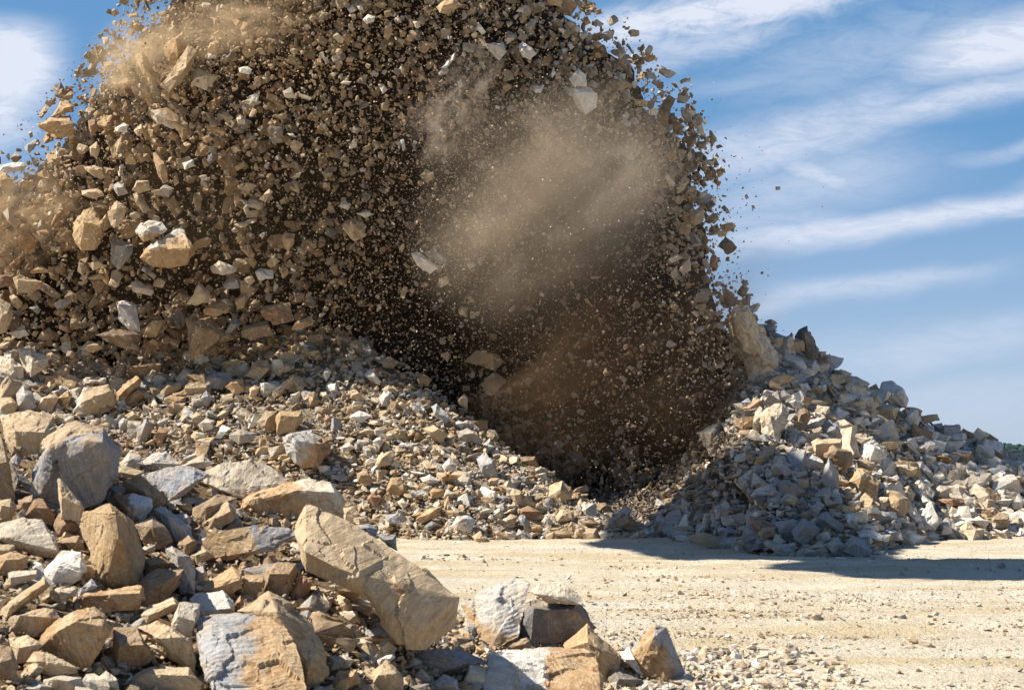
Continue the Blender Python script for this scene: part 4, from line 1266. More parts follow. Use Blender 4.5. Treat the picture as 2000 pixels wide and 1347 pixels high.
def merged(name, P, size, styles, mat, shapes, tilt, label, kind='stuff', squash=None, jit=0.16):
    """every small rock of one kind of ground cover as one mesh"""
    n = len(P)
    pick = rng.integers(0, len(shapes), n)
    Rm = rotmats(n, tilt)
    colr = np.clip(np.concatenate([PAL[styles] * (1 + jit * rng.normal(size=(n, 1))), (PST[styles] * rng.uniform(0.2, 1.2, n))[:, None]], 1), 0.01, 0.9)
    Vs, Fs, Cs, nv = [], [], [], 0
    for k, (V, F) in enumerate(shapes):
        sel = np.nonzero(pick == k)[0]
        if not len(sel):
            continue
        q = np.einsum('nij,vj->nvi', Rm[sel], V) * (size[sel] / 2)[:, None, None] + P[sel][:, None, :]
        Vs.append(q.reshape(-1, 3))
        Fs.append((F[None] + (np.arange(len(sel)) * len(V))[:, None, None] + nv).reshape(-1, 3))
        Cs.append(np.repeat(colr[sel], len(V), axis=0))
        nv += len(sel) * len(V)
    o = mesh_obj(name, np.concatenate(Vs), np.concatenate(Fs), mat, np.concatenate(Cs))
    tag(o, label, kind=kind)
    return o


def pick_styles(n, table):
    names = list(table)
    p = np.array([table[k] for k in names], float)
    return np.array([NAMES.index(k) for k in names])[rng.choice(len(names), n, p=p / p.sum())]


def scatter(h, region, x0, x1, n, lo, hi, power, big_ok=12.0, ymin=-1e9, dens=None):
    """random rocks lying on a heap: pixel place, surface point, size in pixels"""
    x = rng.uniform(x0, x1, n * 2)
    yc, yb = h.yc(x), h.yb(x)
    y = yc + (np.minimum(yb, 1400) - yc) * rng.uniform(-0.005, 1.02, n * 2)
    s = lo * (1 - rng.uniform(0, 1, n * 2) * (1 - (lo / hi) ** power)) ** (-1 / power)
    cov = MASK[region][np.clip((y / 4).astype(int), 0, 399), np.clip((x / 4).astype(int), 0, 599)] > 0
    cov |= MASK[region][np.clip(((y - s * 0.4) / 4).astype(int), 0, 399), np.clip((x / 4).astype(int), 0, 599)] > 0
    keep = ~(cov & (s > big_ok)) & (y > ymin)
    if dens is not None:
        keep &= rng.uniform(0, 1, n * 2) < dens(x, y)
    x, y, s = x[keep][:n], y[keep][:n], s[keep][:n]
    if region == 1 and hi > 20:
        s = s * (1 + 1.3 * np.clip((620 - x) / 400, 0, 1) * np.clip((850 - y) / 120, 0, 1))
    if region == 2 and hi > 20:
        s = np.where(x < 1450, np.minimum(s, 17 + 45 * np.clip((y - 960) / 80, 0, 1)), s)
    P = h.at(x, y)
    return x, y, s, P


def single_rocks(name, x, y, s, P, styles, mat, cat, grp, region, shapes_seed, tilt):
    """the largest of the scattered rocks, each an object of its own"""
    Rm = rotmats(len(x), tilt)
    for i in range(len(x)):
        V, F = STOCK[rng.integers(0, len(STOCK))]
        d = PX(P[i])[2]
        sz = s[i] / FPX * d / 2
        V = (V @ Rm[i].T) * sz
        V, F = long_edge_split(V, F, sz * 0.42)
        V = roughen(V, F, sz, NAMES[styles[i]], shapes_seed + i * 1.0, 0.8) + P[i] + np.array([0, -0.15, 0.25]) * sz
        col = vcol(V, sz, NAMES[styles[i]], None, None, i * 2.2)
        o = place(name, V, F, mat, col, shapes_seed + i * 1.0)
        qx, qy, _ = PX(V)
        RECORDS.append(dict(o=o, label='', style=NAMES[styles[i]], x=x[i], y=y[i], w=np.ptp(qx), h=np.ptp(qy), n=6, region=region, traced=False))
        tag(o, 'rock', cat, grp)


NEAR_MIX = dict(tan=30, ochre=11, orange=4, rust=4, grey=18, blue=9, pale=18, white=11, brown=5)
FAR_MIX = dict(tan=12, ochre=4, rust=2, grey=10, blue=4, pale=26, white=42, brown=4)
PILE_MIX = dict(tan=34, ochre=16, orange=8, rust=6, grey=10, blue=6, pale=18, white=6, brown=10)


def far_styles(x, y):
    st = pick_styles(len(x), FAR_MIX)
    shade = rng.uniform(0, 1, len(x)) < np.clip((1640 - x) / 260, 0, 0.8)          # inner side coloured blue-grey to paint the cloud's shade
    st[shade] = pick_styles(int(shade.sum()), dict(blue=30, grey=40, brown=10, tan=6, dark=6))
    foot_shade = rng.uniform(0, 1, len(x)) < np.clip((1490 - x) / 110, 0, 0.92) * np.clip((1010 - y) / 60 + 0.25, 0, 1)             # stones darkened at the blast's foot to paint its shade
    st[foot_shade] = pick_styles(int(foot_shade.sum()), dict(dark=40, brown=30, rust=8, grey=10))
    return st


def sort_out(x, y, s, P, k):
    o = np.argsort(-s)
    return [a[o[:k]] for a in (x, y, s, P)], [a[o[k:]] for a in (x, y, s, P)]


def in_frame(x, y, s):
    return (x > 3) & (x < 1997) & (y > 3) & (y < 1344)


n_single_near, n_single_far = 84, 84
# sunlit slope
x, y, s, P = scatter(NEAR, 1, -300, 1300, 4200, 10, 40, 1.9)
ok = in_frame(x, y, s) & (MASK[0][np.clip((y / 4).astype(int), 0, 399), np.clip((x / 4).astype(int), 0, 599)] == 0)
order = np.argsort(-(s * ok))
A, B = order[:n_single_near], order[n_single_near:]
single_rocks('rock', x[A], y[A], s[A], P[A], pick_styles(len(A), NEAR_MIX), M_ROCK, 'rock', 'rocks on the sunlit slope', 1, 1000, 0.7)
d = PX(P[B])[2]
sz = s[B] / FPX * d
merged('rubble', P[B] + np.stack([0 * sz, -0.1 * sz, 0.12 * sz], 1), sz, pick_styles(len(B), NEAR_MIX), M_ROCK, BROKEN, 0.75, 'broken tan and grey rubble covering the sunlit slope')
x, y, s, P = scatter(NEAR, 1, -250, 1310, 20000, 3.2, 12, 1.6, 40)
sz = s / FPX * PX(P)[2]
merged('gravel', P + np.stack([0 * sz, -0.1 * sz, 0.1 * sz + 0.02], 1), sz, pick_styles(len(x), NEAR_MIX), M_CHIP, CHIPS, 0.9, 'tan chippings between the rubble of the sunlit slope')
# far heap
x, y, s, P = scatter(FAR, 2, 1290, 2200, 3400, 12, 62, 1.5)
ok = in_frame(x, y, s) & (x > 1420)
order = np.argsort(-(s * ok))
A, B = order[:n_single_far], order[n_single_far:]
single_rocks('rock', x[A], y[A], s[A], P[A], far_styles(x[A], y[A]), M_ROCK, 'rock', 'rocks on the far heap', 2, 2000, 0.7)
sz = s[B] / FPX * PX(P[B])[2]
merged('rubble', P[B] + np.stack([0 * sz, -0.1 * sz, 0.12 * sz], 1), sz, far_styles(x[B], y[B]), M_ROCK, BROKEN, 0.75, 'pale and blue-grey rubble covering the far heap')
x, y, s, P = scatter(FAR, 2, 1140, 2200, 12000, 3.2, 13, 1.6, 40)
sz = s / FPX * PX(P)[2]
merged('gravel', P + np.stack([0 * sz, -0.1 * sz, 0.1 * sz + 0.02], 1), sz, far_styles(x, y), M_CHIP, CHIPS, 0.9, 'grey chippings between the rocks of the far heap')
# near pile
x, y, s, P = scatter(PILE, 0, -200, 1420, 2600, 18, 85, 1.3, 30)
d = PX(P)[2]
sz = s / FPX * d
merged('rubble', P + np.stack([0 * sz, 0.05 * sz + 0.1, 0.02 * sz], 1), sz, pick_styles(len(x), PILE_MIX), M_BOULDER, BROKEN, 0.8, 'broken tan stones filling the gaps of the near pile')
x, y, s, P = scatter(PILE, 0, -200, 1500, 6500, 4, 18, 1.5, 60)
sz = s / FPX * PX(P)[2]
merged('gravel', P + np.stack([0 * sz, 0 * sz, 0.1 * sz + 0.01], 1), sz, pick_styles(len(x), PILE_MIX), M_CHIP, CHIPS, 0.9, 'earthy chippings on the soil of the near pile')

# gravel lying on the road
n = 32000
y = 1043 + (1420 - 1043) * rng.uniform(0, 1, n) ** 1.0
x = rng.uniform(480, 2120, n)
edge = np.clip((y - 1290) / 60, 0, 1) * np.clip((1600 - x) / 300, 0, 1)
s = 2.2 * (1 - rng.uniform(0, 1, n) * (1 - (2.2 / 14.0) ** 2.0)) ** (-1 / 2.0) * (1 + 1.5 * edge * rng.uniform(0.3, 1, n)) * np.clip((y - 900) / 300, 0.5, 1.4)
nl = 0
for y0, xa, xb, sl in ((1092, 820, 1300, 0.03), (1128, 1000, 1500, 0.02), (1160, 900, 1750, 0.012), (1188, 1180, 1640, 0.03), (1206, 1250, 2000, 0.02), (1236, 1300, 1900, 0.02), (1262, 1400, 2050, 0.01)):
    k_ = 330                                        # stones thrown up along the wheel ruts
    sl_ = slice(nl, nl + k_)
    x[sl_] = rng.uniform(xa, xb, k_)
    y[sl_] = y0 + sl * (x[sl_] - xa) + rng.normal(0, 4.5, k_)
    s[sl_] = np.exp(rng.normal(1.75, 0.42, k_))
    nl += k_
ang = np.arctan((y - CY) / FPX) - PITCH
d = EYE / np.tan(ang) * math.cos(PITCH)
P = W(x, y, d / math.cos(PITCH) * math.cos(PITCH))
clump = fbm(np.stack([P[:, 0] * 0.25, P[:, 1] * 0.8, 0 * x], 1), 77, 3)
keep = (rng.uniform(0, 1, n) < np.clip(0.42 + 1.9 * clump + 0.6 * edge + 0.3 * (np.arange(n) < nl), 0.08, 1))
x, y, s, P = x[keep], y[keep], s[keep], P[keep]
P[:, 2] = ground_z(P[:, 0], P[:, 1])
sz = s / FPX * PX(P)[2]
merged('gravel', P + np.stack([0 * sz, 0 * sz, 0.16 * sz], 1), sz, pick_styles(len(x), dict(tan=34, pale=30, white=20, ochre=12, grey=14, blue=3)), M_CHIP, CHIPS, 0.5, 'pale gravel strewn over the quarry road')
# chippings piled along the road's near edge
n = 2600
x = rng.uniform(1150, 1720, n)
y = 1265 + rng.uniform(0, 1, n) ** 0.8 * 130
keep = (y > 1235 + np.clip((x - 1330) * 0.14, 0, 60) + rng.normal(0, 14, n)) & (rng.uniform(0, 1, n) < np.clip(1.2 - (x - 1330) / 300, 0.0, 1))
x, y = x[keep], y[keep]
d = EYE / np.tan(np.arctan((y - CY) / FPX) - PITCH) * math.cos(PITCH)
P = W(x, y, d)
P[:, 2] = ground_z(P[:, 0], P[:, 1])
s = rng.uniform(8, 26, len(x)) * rng.uniform(0.5, 1, len(x))
sz = s / FPX * PX(P)[2]
merged('rubble', P + np.stack([0 * sz, 0 * sz, 0.2 * sz], 1), sz, pick_styles(len(x), dict(tan=20, pale=40, white=30, grey=12)), M_BOULDER, BROKEN, 0.45, 'pale chippings along the near edge of the road')

# ------------------------------------------------------------------ the blast
nth, ns = 220, 44
th = np.linspace(0, 2 * np.pi, nth, endpoint=False)
rr = sil_r(th)
rr = (np.roll(rr, 1) + 2 * rr + np.roll(rr, -1)) / 4
ss = np.sin(np.linspace(0.0, np.pi / 2, ns))
V, F = [], []
for side in (-1, 1):
    for s_ in (ss if side == -1 else ss[::-1]):
        px, py = SILC[0] + rr * s_ * np.cos(th), SILC[1] + rr * s_ * np.sin(th)
        mid = dome_mid2(px, py)
        V.append(W(px, py, mid + side * 4.6 * np.sqrt(max(0, 1 - s_ ** 2))))
V = np.array(V)
nr = len(V)
flat = V.reshape(-1, 3)
i, j = np.meshgrid(np.arange(nr - 1), np.arange(nth), indexing='ij')
F = np.stack([i * nth + j, i * nth + (j + 1) % nth, (i + 1) * nth + (j + 1) % nth, (i + 1) * nth + j], -1).reshape(-1, 4)
cen = flat.mean(0)
dirn = flat - cen
dirn /= np.linalg.norm(dirn, axis=1, keepdims=True)
disp = 0.9 * fbm(flat * 0.35, 71, 3) + 0.55 * fbm(flat * 1.4, 75, 3)
flat = flat + dirn * (disp - 0.35)[:, None]
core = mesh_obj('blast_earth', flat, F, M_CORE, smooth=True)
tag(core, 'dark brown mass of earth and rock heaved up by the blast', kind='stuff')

# unseen earth masses, added above the view to shade road, heap and blast
bm = bmesh.new()
bmesh.ops.create_icosphere(bm, subdivisions=5, radius=1.0)
iv = np.array([v.co[:] for v in bm.verts])
ifc = np.array([[v.index for v in f.verts] for f in bm.faces])
bm.free()
iv = iv * (1 + 0.35 * fbm(iv * 1.6, 81, 3) + 0.1 * fbm(iv * 6, 83, 2))[:, None]
for c_, r_ in (((-14.0, 34.0, 20.0), (2.9, 5.8, 1.5)), ((-9.8, 26.4, 20.0), (4.2, 2.9, 1.2)), ((-9.2, 46.0, 20.3), (3.0, 2.4, 1.5))):
    shade_lobe = mesh_obj('blast_earth', iv * np.array(r_) + np.array(c_), ifc, M_CORE, smooth=True)
    tag(shade_lobe, 'unseen dark mass added above the view to cast shade', kind='stuff')


def sil_dist(x, y):
    """signed pixel distance to the cloud's outline, positive inside"""
    p = np.stack([x, y], -1)
    best = np.full(len(x), 1e9)
    for a, b in zip(_S, np.roll(_S, -1, 0)):
        e = b - a
        u = np.clip(((p - a) @ e) / (e @ e), 0, 1)
        best = np.minimum(best, np.linalg.norm(p - (a + u[:, None] * e), axis=1))
    return np.where(inside(_S, p[:, 0], p[:, 1]), best, -best)


def sm(v, a, b):
    t_ = np.clip((v - a) / (b - a), 0, 1)
    return t_ * t_ * (3 - 2 * t_)


def fly_field(x, y, sd):
    """(typical size, cover) of the debris at a place of the cloud"""
    left = sm(x, 760, 380) * sm(y, 120, 330)
    top = sm(y, 330, 60)
    rim = sm(sd, 130, 10) * sm(x, 980, 1120) * sm(y, 900, 700)
    dark = sm(x, 560, 760) * sm(y, 420, 600)
    dust = np.exp(-(((x - 1060) / 190) ** 2 + ((y - 400) / 190) ** 2))
    m = 3.9 + 6.5 * left + 1.6 * top + 4.5 * rim - 2.0 * dark - 2.5 * dust
    c = 0.48 + 0.55 * left + 0.55 * top + 0.4 * sm(y, 540, 680) * sm(x, 720, 480) + 0.75 * rim - 0.24 * dark - 0.26 * dust
    c = c * sm(sd, -70, 0)
    return np.maximum(m, 3.2), np.clip(c, 0.0, 1.5)


N = 420000
x = rng.uniform(-200, 1500, N)
y = rng.uniform(-340, 1000, N)
sd = sil_dist(x, y)
msz, cov = fly_field(x, y, sd)
clump = 0.6 + 0.8 * np.clip(fbm(np.stack([x / 90, y / 90, 0 * x], 1), 91, 3) + 0.4, 0, 1.2)
area = 1700 * 1340 / N
p = area * cov * clump / (0.9 * msz ** 2)
below = (y > np.where(x < 1330, NEAR.yc(np.clip(x, -400, 1330)) + 5, FAR.yc(np.clip(x, 1130, 2400)))) & (x < 1130)
behind_far = (x > 1290) & (y > FAR.yc(np.clip(x, 1130, 2400)) + 25 + 130 * np.clip((1470 - x) / 60, 0, 1))
keep = (rng.uniform(0, 1, N) < p) & ~below & ~behind_far
x, y, sd, msz = x[keep], y[keep], sd[keep], msz[keep]
s = msz * np.exp(rng.normal(-0.15, 0.72, len(x)))
s = np.minimum(s, np.minimum(58, 4.6 * msz))
cx_, cy_ = np.clip((x / 4).astype(int), 0, 599), np.clip((y / 4).astype(int), 0, 399)
s = np.where((MASK[3][cy_, cx_] > 0) & (x > 0) & (y > 0), np.minimum(s, 7), s)
front = np.where(sd > 0, dome_front(x, y), dome_mid2(x, y))
dep = front - np.where(sd > 0, rng.uniform(0.0, 1.0, len(x)) ** 1.5 * 2.6 - 0.2, rng.normal(0, 1.2, len(x)))
over = (x > 1180) & (y > FAR.yc(np.clip(x, 1130, 2400)) - 10)
dep[over] = np.minimum(dep[over], PX(FAR.at(x[over], y[over]))[2] - rng.uniform(0.15, 0.9, int(over.sum())))
P = W(x, y, dep)


def fly_styles(x, y):
    n = len(x)
    st = pick_styles(n, dict(tan=20, ochre=24, orange=8, rust=10, brown=30, pale=6, grey=5, dark=6, white=2))
    cool = rng.uniform(0, 1, n) < 0.75 * sm(x, 620, 1000)
    st[cool] = pick_styles(int(cool.sum()), dict(grey=24, white=7, pale=10, brown=28, tan=8, dark=18, rust=6))  # mix darkened to the right, painting shade into the rim stones
    return st


def grit_styles(n):
    return pick_styles(n, dict(brown=44, ochre=18, tan=10, dark=20, pale=4, rust=8))


st = fly_styles(x, y)
n_single_fly = 300 - sum(1 for r in RECORDS if r['region'] == 3)
ok = in_frame(x, y, s) & (P[:, 2] > 1.0)
order = np.argsort(-(s * ok))
A, B = order[:n_single_fly], order[n_single_fly:]
single_rocks('flying_rock', x[A], y[A], s[A], P[A], st[A], M_ROCK, 'flying rock', 'rocks thrown up by the blast', 3, 3000, None)
big = s[B] > 13
merged('flying_debris', P[B][big], s[B][big] / FPX * dep[B][big], st[B][big], M_ROCK, BROKEN, None, 'broken stones flying in the blast')
merged('flying_debris', P[B][~big], s[B][~big] / FPX * dep[B][~big], st[B][~big], M_ROCK, STOCK, None, 'countless small broken stones flying in the blast')
# rubble still heaped up just behind the crest of the sunlit slope
n = 900
x = rng.uniform(-150, 720, n)
lift = rng.uniform(0, 1, n) ** 1.4
y = NEAR.yc(x) + 8 - lift * np.interp(x, [-150, 300, 720], [75, 80, 40])
dep = interp(NEAR.crest, x)[..., 1] + 0.1 + lift * 1.3
s = rng.uniform(9, 42, n) * rng.uniform(0.4, 1, n)
hit = MASK[3][np.clip((y / 4).astype(int), 0, 399), np.clip((x / 4).astype(int), 0, 599)] > 0
x, y, dep, s = x[~hit], y[~hit], dep[~hit], s[~hit]
merged('rubble', W(x, y, dep), s / FPX * dep, pick_styles(len(x), NEAR_MIX), M_ROCK, BROKEN, 0.7, 'tan rubble heaped up along the crest under the blast')
# the curtain of stones coming down where the blast meets the two heaps
n = 2600
x = rng.uniform(940, 1460, n)
foot = np.minimum(NEAR.yc(np.clip(x, -400, 1330)) + 400 * (x > 1290), FAR.yc(np.clip(x, 1130, 2400)) + 400 * (x < 1200))
y = foot + 18 - rng.exponential(34, n)
dep = np.where(x < 1240, dome_front(x, y) - rng.uniform(0.2, 1.6, n), PX(FAR.at(x, np.maximum(y, foot)))[2] - rng.uniform(0.1, 0.8, n))
keep = ~((x < 1240) & (y > foot + 4))
x, y, dep = x[keep], y[keep], dep[keep]
s = np.clip(np.exp(rng.normal(1.95, 0.55, len(x))), 3, 26)
merged('flying_debris', W(x, y, dep), s / FPX * dep, pick_styles(len(x), dict(brown=26, dark=26, grey=26, tan=10, blue=12)), M_ROCK, STOCK, None, 'dark stones coming down at the foot of the blast')
# grit
N = 115000
x = rng.uniform(-150, 1480, N)
y = rng.uniform(-120, 1010, N)
sd = sil_dist(x, y)
keep = (rng.uniform(0, 1, N) < sm(sd, -60, 25) * 0.62) & ~((y > NEAR.yc(np.clip(x, -400, 1330)) + 5) & (x < 1130)) & ~((x > 1290) & (y > FAR.yc(np.clip(x, 1130, 2400)) + 60 + 130 * np.clip((1480 - x) / 60, 0, 1)))
x, y, sd = x[keep], y[keep], sd[keep]
dep = np.where(sd > 0, dome_front(x, y), dome_mid2(x, y)) - rng.uniform(0, 1, len(x)) ** 1.6 * 5.0
over = (x > 1180) & (y > FAR.yc(np.clip(x, 1130, 2400)) - 10)
dep[over] = np.minimum(dep[over], PX(FAR.at(x[over], y[over]))[2] - rng.uniform(0.1, 1.0, int(over.sum())))
s = 1.2 * (1 - rng.uniform(0, 1, len(x)) * (1 - (1.2 / 6.0) ** 1.8)) ** (-1 / 1.8)
merged('flying_grit', W(x, y, dep), s / FPX * dep, grit_styles(len(x)), M_CHIP, CHIPS[:10], None, 'fine grit and sand sprayed by the blast')
# pale grains drifting in front of the dust
n = 9000
x, y = rng.normal(1090, 170, n), rng.normal(390, 125, n)
keep = sil_dist(x, y) > 15
x, y = x[keep], y[keep]
dep = rng.uniform(40.6, 43.5, len(x))
s = 1.1 + rng.exponential(0.55, len(x))
merged('flying_grit', W(x, y, dep), s / FPX * dep, pick_styles(len(x), dict(pale=30, white=30, tan=30, brown=20)), M_CHIP, CHIPS[:8], None, 'pale grains of sand drifting in front of the dust')
# stones thrown clear, spraying outwards into the sky
n = 420
tt = np.exp(rng.normal(0, 0.6, n))
x = 1385 + 55 * tt * rng.uniform(0.1, 1, n)
y = 400 + rng.normal(40, 95, n)
k = int(n * 0.4)
pick = rng.uniform(0, 1, k)
x[:k] = np.interp(pick, [0, 0.4, 1], [60, 190, 330]) - np.abs(rng.normal(0, 26, k)) - 10
y[:k] = np.interp(pick, [0, 0.4, 1], [300, 140, 10]) - np.abs(rng.normal(0, 18, k))
keep = ~inside(_S, x, y)
x, y = x[keep], y[keep]
s = rng.uniform(1.8, 6.5, len(x)) * rng.uniform(0.4, 1, len(x))
dep = dome_mid2(x, y) - rng.uniform(-2, 2, len(x))
merged('flying_grit', W(x, y, dep), s / FPX * dep, pick_styles(len(x), dict(brown=30, tan=20, dark=20, pale=10)), M_CHIP, CHIPS, None, 'small stones thrown clear of the blast into the sky')


# ------------------------------------------------------------------ dust hanging in the blast
def dust_material(name, colour, density, stretch, rot, seed, lo=0.42, hi=0.72):
    m, t = new_mat(name)
    co = t.n('ShaderNodeTexCoord').outputs['Object']
    sph = t.n('ShaderNodeVectorMath', operation='LENGTH')
    t.put(sph.inputs[0], co)
    fall = t.ramp(sph.outputs['Value'], 1.0, 0.25)
    n = t.noise(t.mapping(co, scale=stretch, rot=rot, loc=(seed, 0, 0)), 1.0, 7.0, 0.6, 1.1)
    dn = t.math('MULTIPLY', t.math('MULTIPLY', t.ramp(n, lo, hi), fall), density)
    v = t.n('ShaderNodeVolumePrincipled')
    v.inputs['Color'].default_value = (*colour, 1)
    t.put(v.inputs['Density'], dn)
    v.inputs['Anisotropy'].default_value = 0.25
    o = t.n('ShaderNodeOutputMaterial')
    t.put(o.inputs['Volume'], v.outputs[0])
    return m


def dust(label, cx, cy, rx, ry, rz, depth, ang, colour, density, stretch, seed, lo=0.42, hi=0.72):
    bm = bmesh.new()
    bmesh.ops.create_icosphere(bm, subdivisions=3, radius=1.0)
    me = bpy.data.meshes.new('dust')
    bm.to_mesh(me)
    bm.free()
    o = bpy.data.objects.new('dust', me)
    C.collection.objects.link(o)
    o.location = W(cx, cy, depth)
    o.scale = (rx / FPX * depth, rz, ry / FPX * depth)
    o.rotation_euler = (0, R(ang), 0)
    me.materials.append(dust_material('dust_' + str(seed), colour, density, stretch, (0, 0, 0), seed, lo, hi))
    tag(o, label, kind='stuff')
    return o


if USE_DUST:
    dust('pale dust billowing across the middle of the blast', 1070, 395, 330, 260, 1.6, 42.4, -38, (0.78, 0.64, 0.48), 0.95, (1.7, 1.6, 2.5), 3, 0.30, 0.72)
    dust('pale dust sweeping up to the edge of the blast', 1180, 385, 210, 130, 1.2, 41.8, -36, (0.80, 0.66, 0.50), 0.8, (1.8, 1.6, 2.6), 6, 0.34, 0.75)
    dust('pale dust curling above the middle of the blast', 890, 215, 170, 95, 1.2, 42.4, -60, (0.80, 0.66, 0.52), 0.7, (1.8, 1.6, 2.6), 9)
    dust('brown dust pouring from the lower side of the blast', 1235, 655, 400, 280, 1.7, 42.3, -28, (0.47, 0.31, 0.18), 0.55, (1.5, 1.5, 4.2), 14, 0.38, 0.72)
    dust('brown dust spilling over the inner side of the far heap', 1370, 800, 170, 150, 1.3, 42.6, -50, (0.54, 0.375, 0.23), 0.5, (1.5, 1.5, 2.6), 18, 0.33, 0.75)
    dust('tan dust glowing at the top edge of the blast', 285, 115, 150, 110, 2.0, 45.5, -30, (0.85, 0.66, 0.42), 1.1, (1.8, 1.6, 2.2), 21)
    dust('tan dust boiling at the edge of the picture', 40, 430, 150, 110, 2.0, 46.5, -40, (0.85, 0.62, 0.38), 1.2, (1.8, 1.6, 2.2), 27)
    dust('tan dust along the top of the blast', 470, 40, 190, 90, 1.6, 44.0, -10, (0.8, 0.6, 0.38), 0.9, (1.8, 1.6, 2.4), 33)
    dust('thin brown dust among the flying rocks', 500, 400, 480, 300, 2.2, 45.2, -20, (0.62, 0.45, 0.27), 0.05, (1.6, 1.5, 2.0), 41, 0.3, 0.7)

# ------------------------------------------------------------------ small things
def painted(name, col):
    m, t = new_mat(name)
    co = t.n('ShaderNodeTexCoord').outputs['Object']
    n = t.noise(co, 9.0, 4, 0.6)
    return finish(m, t, t.mix(n, (*[c * 0.75 for c in col], 1), (*col, 1)), 0.55)


def tube(name, p0, p1, r0, r1, mat, seg=14, parent=None):
    p0, p1 = np.array(p0, float), np.array(p1, float)
    a = (p1 - p0) / np.linalg.norm(p1 - p0)
    u = np.cross(a, [0.3, 1, 0.2])
    u /= np.linalg.norm(u)
    v = np.cross(a, u)
    an = np.linspace(0, 2 * np.pi, seg, endpoint=False)
    ring = np.cos(an)[:, None] * u + np.sin(an)[:, None] * v
    V = np.concatenate([p0 + ring * r0, p1 + ring * r1, [p0, p1]])
    F = []
    for i in range(seg):
        j = (i + 1) % seg
        F += [(i, j, seg + j), (i, seg + j, seg + i), (2 * seg, j, i), (2 * seg + 1, seg + i, seg + j)]
    return mesh_obj(name, V, F, mat, parent=parent, smooth=True)


# red marker post behind the crumbly rock at the picture's edge
top, foot = W(-2.5, 307, 51.0), W(-1.5, 380, 51.0)
root = bpy.data.objects.new('marker_post', None)
C.collection.objects.link(root)
root.location = foot
tag(root, 'red painted post top showing over the pale crumbly rock at the picture edge', 'marker post')
for nm, a, b, r in (('post', foot, top, 0.075), ('cap', top, top + np.array([0, 0, 0.02]), 0.06)):
    o = tube(nm, a - foot, b - foot, r, r * 0.95, painted('red_paint', (0.55, 0.06, 0.06)))
    o.parent = root
# splinter of wood thrown up
o = tube('wood_splinter', W(281, -4, 46), W(291, 17, 46), 0.05, 0.035, painted('dark_wood', (0.09, 0.06, 0.04)), 7)
tag(o, 'dark thin stick of wood flying above the cloud at the top edge', 'stick')

# trees of the distant hill: a closed wood, seen as one mass
tx, ty = rng.uniform(150, 420, 900), rng.uniform(585, 760, 900)
tz = hill_z(tx, ty)
bV, bF = [], []
bm = bmesh.new()
bmesh.ops.create_icosphere(bm, subdivisions=2, radius=1.0)
iv = np.array([v.co[:] for v in bm.verts])
ifc = np.array([[v.index for v in f.verts] for f in bm.faces])
bm.free()
nv = 0
for i in range(len(tx)):
    r = rng.uniform(1.2, 2.4)
    v = iv * np.array([r, r, r * rng.uniform(1.0, 1.5)])
    v = v * (1 + 0.3 * fbm(iv * 2.4 + i * 3.7, 7, 3))[:, None] + np.array([tx[i], ty[i], tz[i] + 0.8])
    bV.append(v)
    bF.append(ifc + nv)
    nv += len(iv)
m, t = new_mat('distant_leaves')
co = t.n('ShaderNodeNewGeometry').outputs['Position']
finish(m, t, t.mix(t.noise(co, 0.6, 4, 0.6), (0.014, 0.032, 0.032, 1), (0.035, 0.062, 0.05, 1)), 1.0)
o = mesh_obj('woods', np.concatenate(bV), np.concatenate(bF), m)
tag(o, 'dark green wood on the distant hill', kind='stuff')

# ------------------------------------------------------------------ labels that single each rock out
PLACE = {1: 'sunlit slope', 2: 'far heap', 3: 'blast'}


def shape_word(r):
    a = max(r['w'], r['h']) / max(1.0, min(r['w'], r['h']))
    if a > 1.75:
        return 'flat slab' if r['w'] > r['h'] else 'upright sliver'
    return 'wedge' if r['n'] <= 4 else 'lump' if r['n'] >= 7 else 'block'


def size_word(r):
    s = math.sqrt(r['w'] * r['h'])
    return 'small' if s < 16 else 'mid-sized' if s < 30 else 'sizeable'


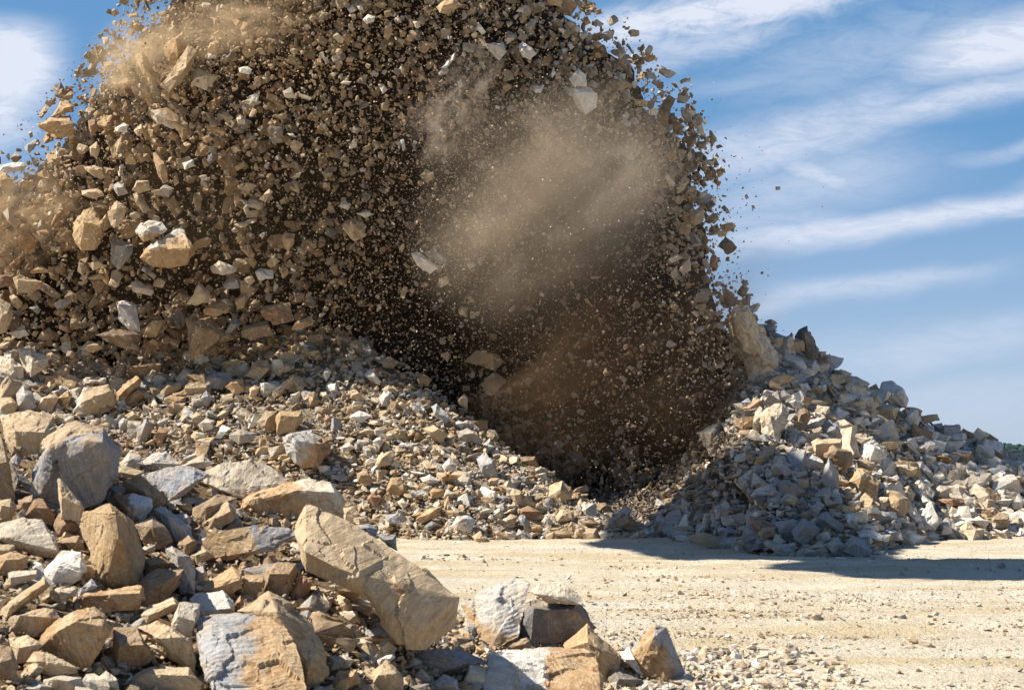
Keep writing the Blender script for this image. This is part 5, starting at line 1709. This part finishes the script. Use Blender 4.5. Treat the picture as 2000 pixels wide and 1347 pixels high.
# short names for the rocks that already have a full label of their own
SHORT = []
for r in RECORDS:
    if r['label']:
        t_ = r['label'].split(',')[0]
        for cut in (' beside ', ' above ', ' on the ', ' with ', ' under ', ' below ', ' in the ', ' near ', ' at the ', ' standing ', ' lying ', ' behind ', ' between ', ' leaning ', ' rising ', ' jutting ',
                    ' over ', ' flying ', ' hanging ', ' close ', ' perched ', ' against ', ' caught ', ' alone ', ' thrown ', ' heaved ', ' falling ', ' directly ', ' sloping ', ' cut ', ' half ', ' where ', ' tilted '):
            t_ = t_.split(cut)[0]
        SHORT.append((r, t_))
cnt = {}
for r, t_ in SHORT:
    cnt[t_] = cnt.get(t_, 0) + 1
SHORT = [(r, t_) for r, t_ in SHORT if cnt[t_] == 1 and 2 <= len(t_.split()) <= 6]
DIRS = ['right of', 'below and right of', 'below', 'below and left of', 'left of', 'above and left of', 'above', 'above and right of']
used = {r['label'] for r in RECORDS if r['label']}
ORD = ['', 'second ', 'third ', 'fourth ', 'fifth ', 'sixth ', 'seventh ', 'eighth ', 'ninth ', 'tenth ', 'eleventh ', 'twelfth ']
todo = sorted([r for r in RECORDS if not r['label']], key=lambda r: (not r['traced'], -r['w'] * r['h']))
for r in todo:
    marks = sorted(((math.hypot(r['x'] - q['x'], r['y'] - q['y']), t_, q) for q, t_ in SHORT if q['region'] == r['region']), key=lambda v: v[0])
    done = None
    for dist, t_, q in marks[:6]:
        a = math.atan2(r['y'] - q['y'], r['x'] - q['x'])
        way = DIRS[int(round(a / (math.pi / 4))) % 8]
        near = 'just ' if dist < 70 else '' if dist < 160 else 'well '
        lab = f"{size_word(r)} {WORD[r['style']]} {shape_word(r)} {near}{way} the {t_}"
        if lab not in used and len(lab.split()) <= 16:
            done = lab
            break
    if not done:
        dist, t_, q = marks[0]
        way = DIRS[int(round(math.atan2(r['y'] - q['y'], r['x'] - q['x']) / (math.pi / 4))) % 8]
        for od in ORD[1:]:
            lab = f"{od}{size_word(r)} {WORD[r['style']]} {shape_word(r)} {way} the {t_}"
            if lab not in used and len(lab.split()) <= 16:
                done = lab
                break
    used.add(done)
    r['o']['label'] = done or f"{WORD[r['style']]} rock in the {PLACE.get(r['region'], 'pile')}"
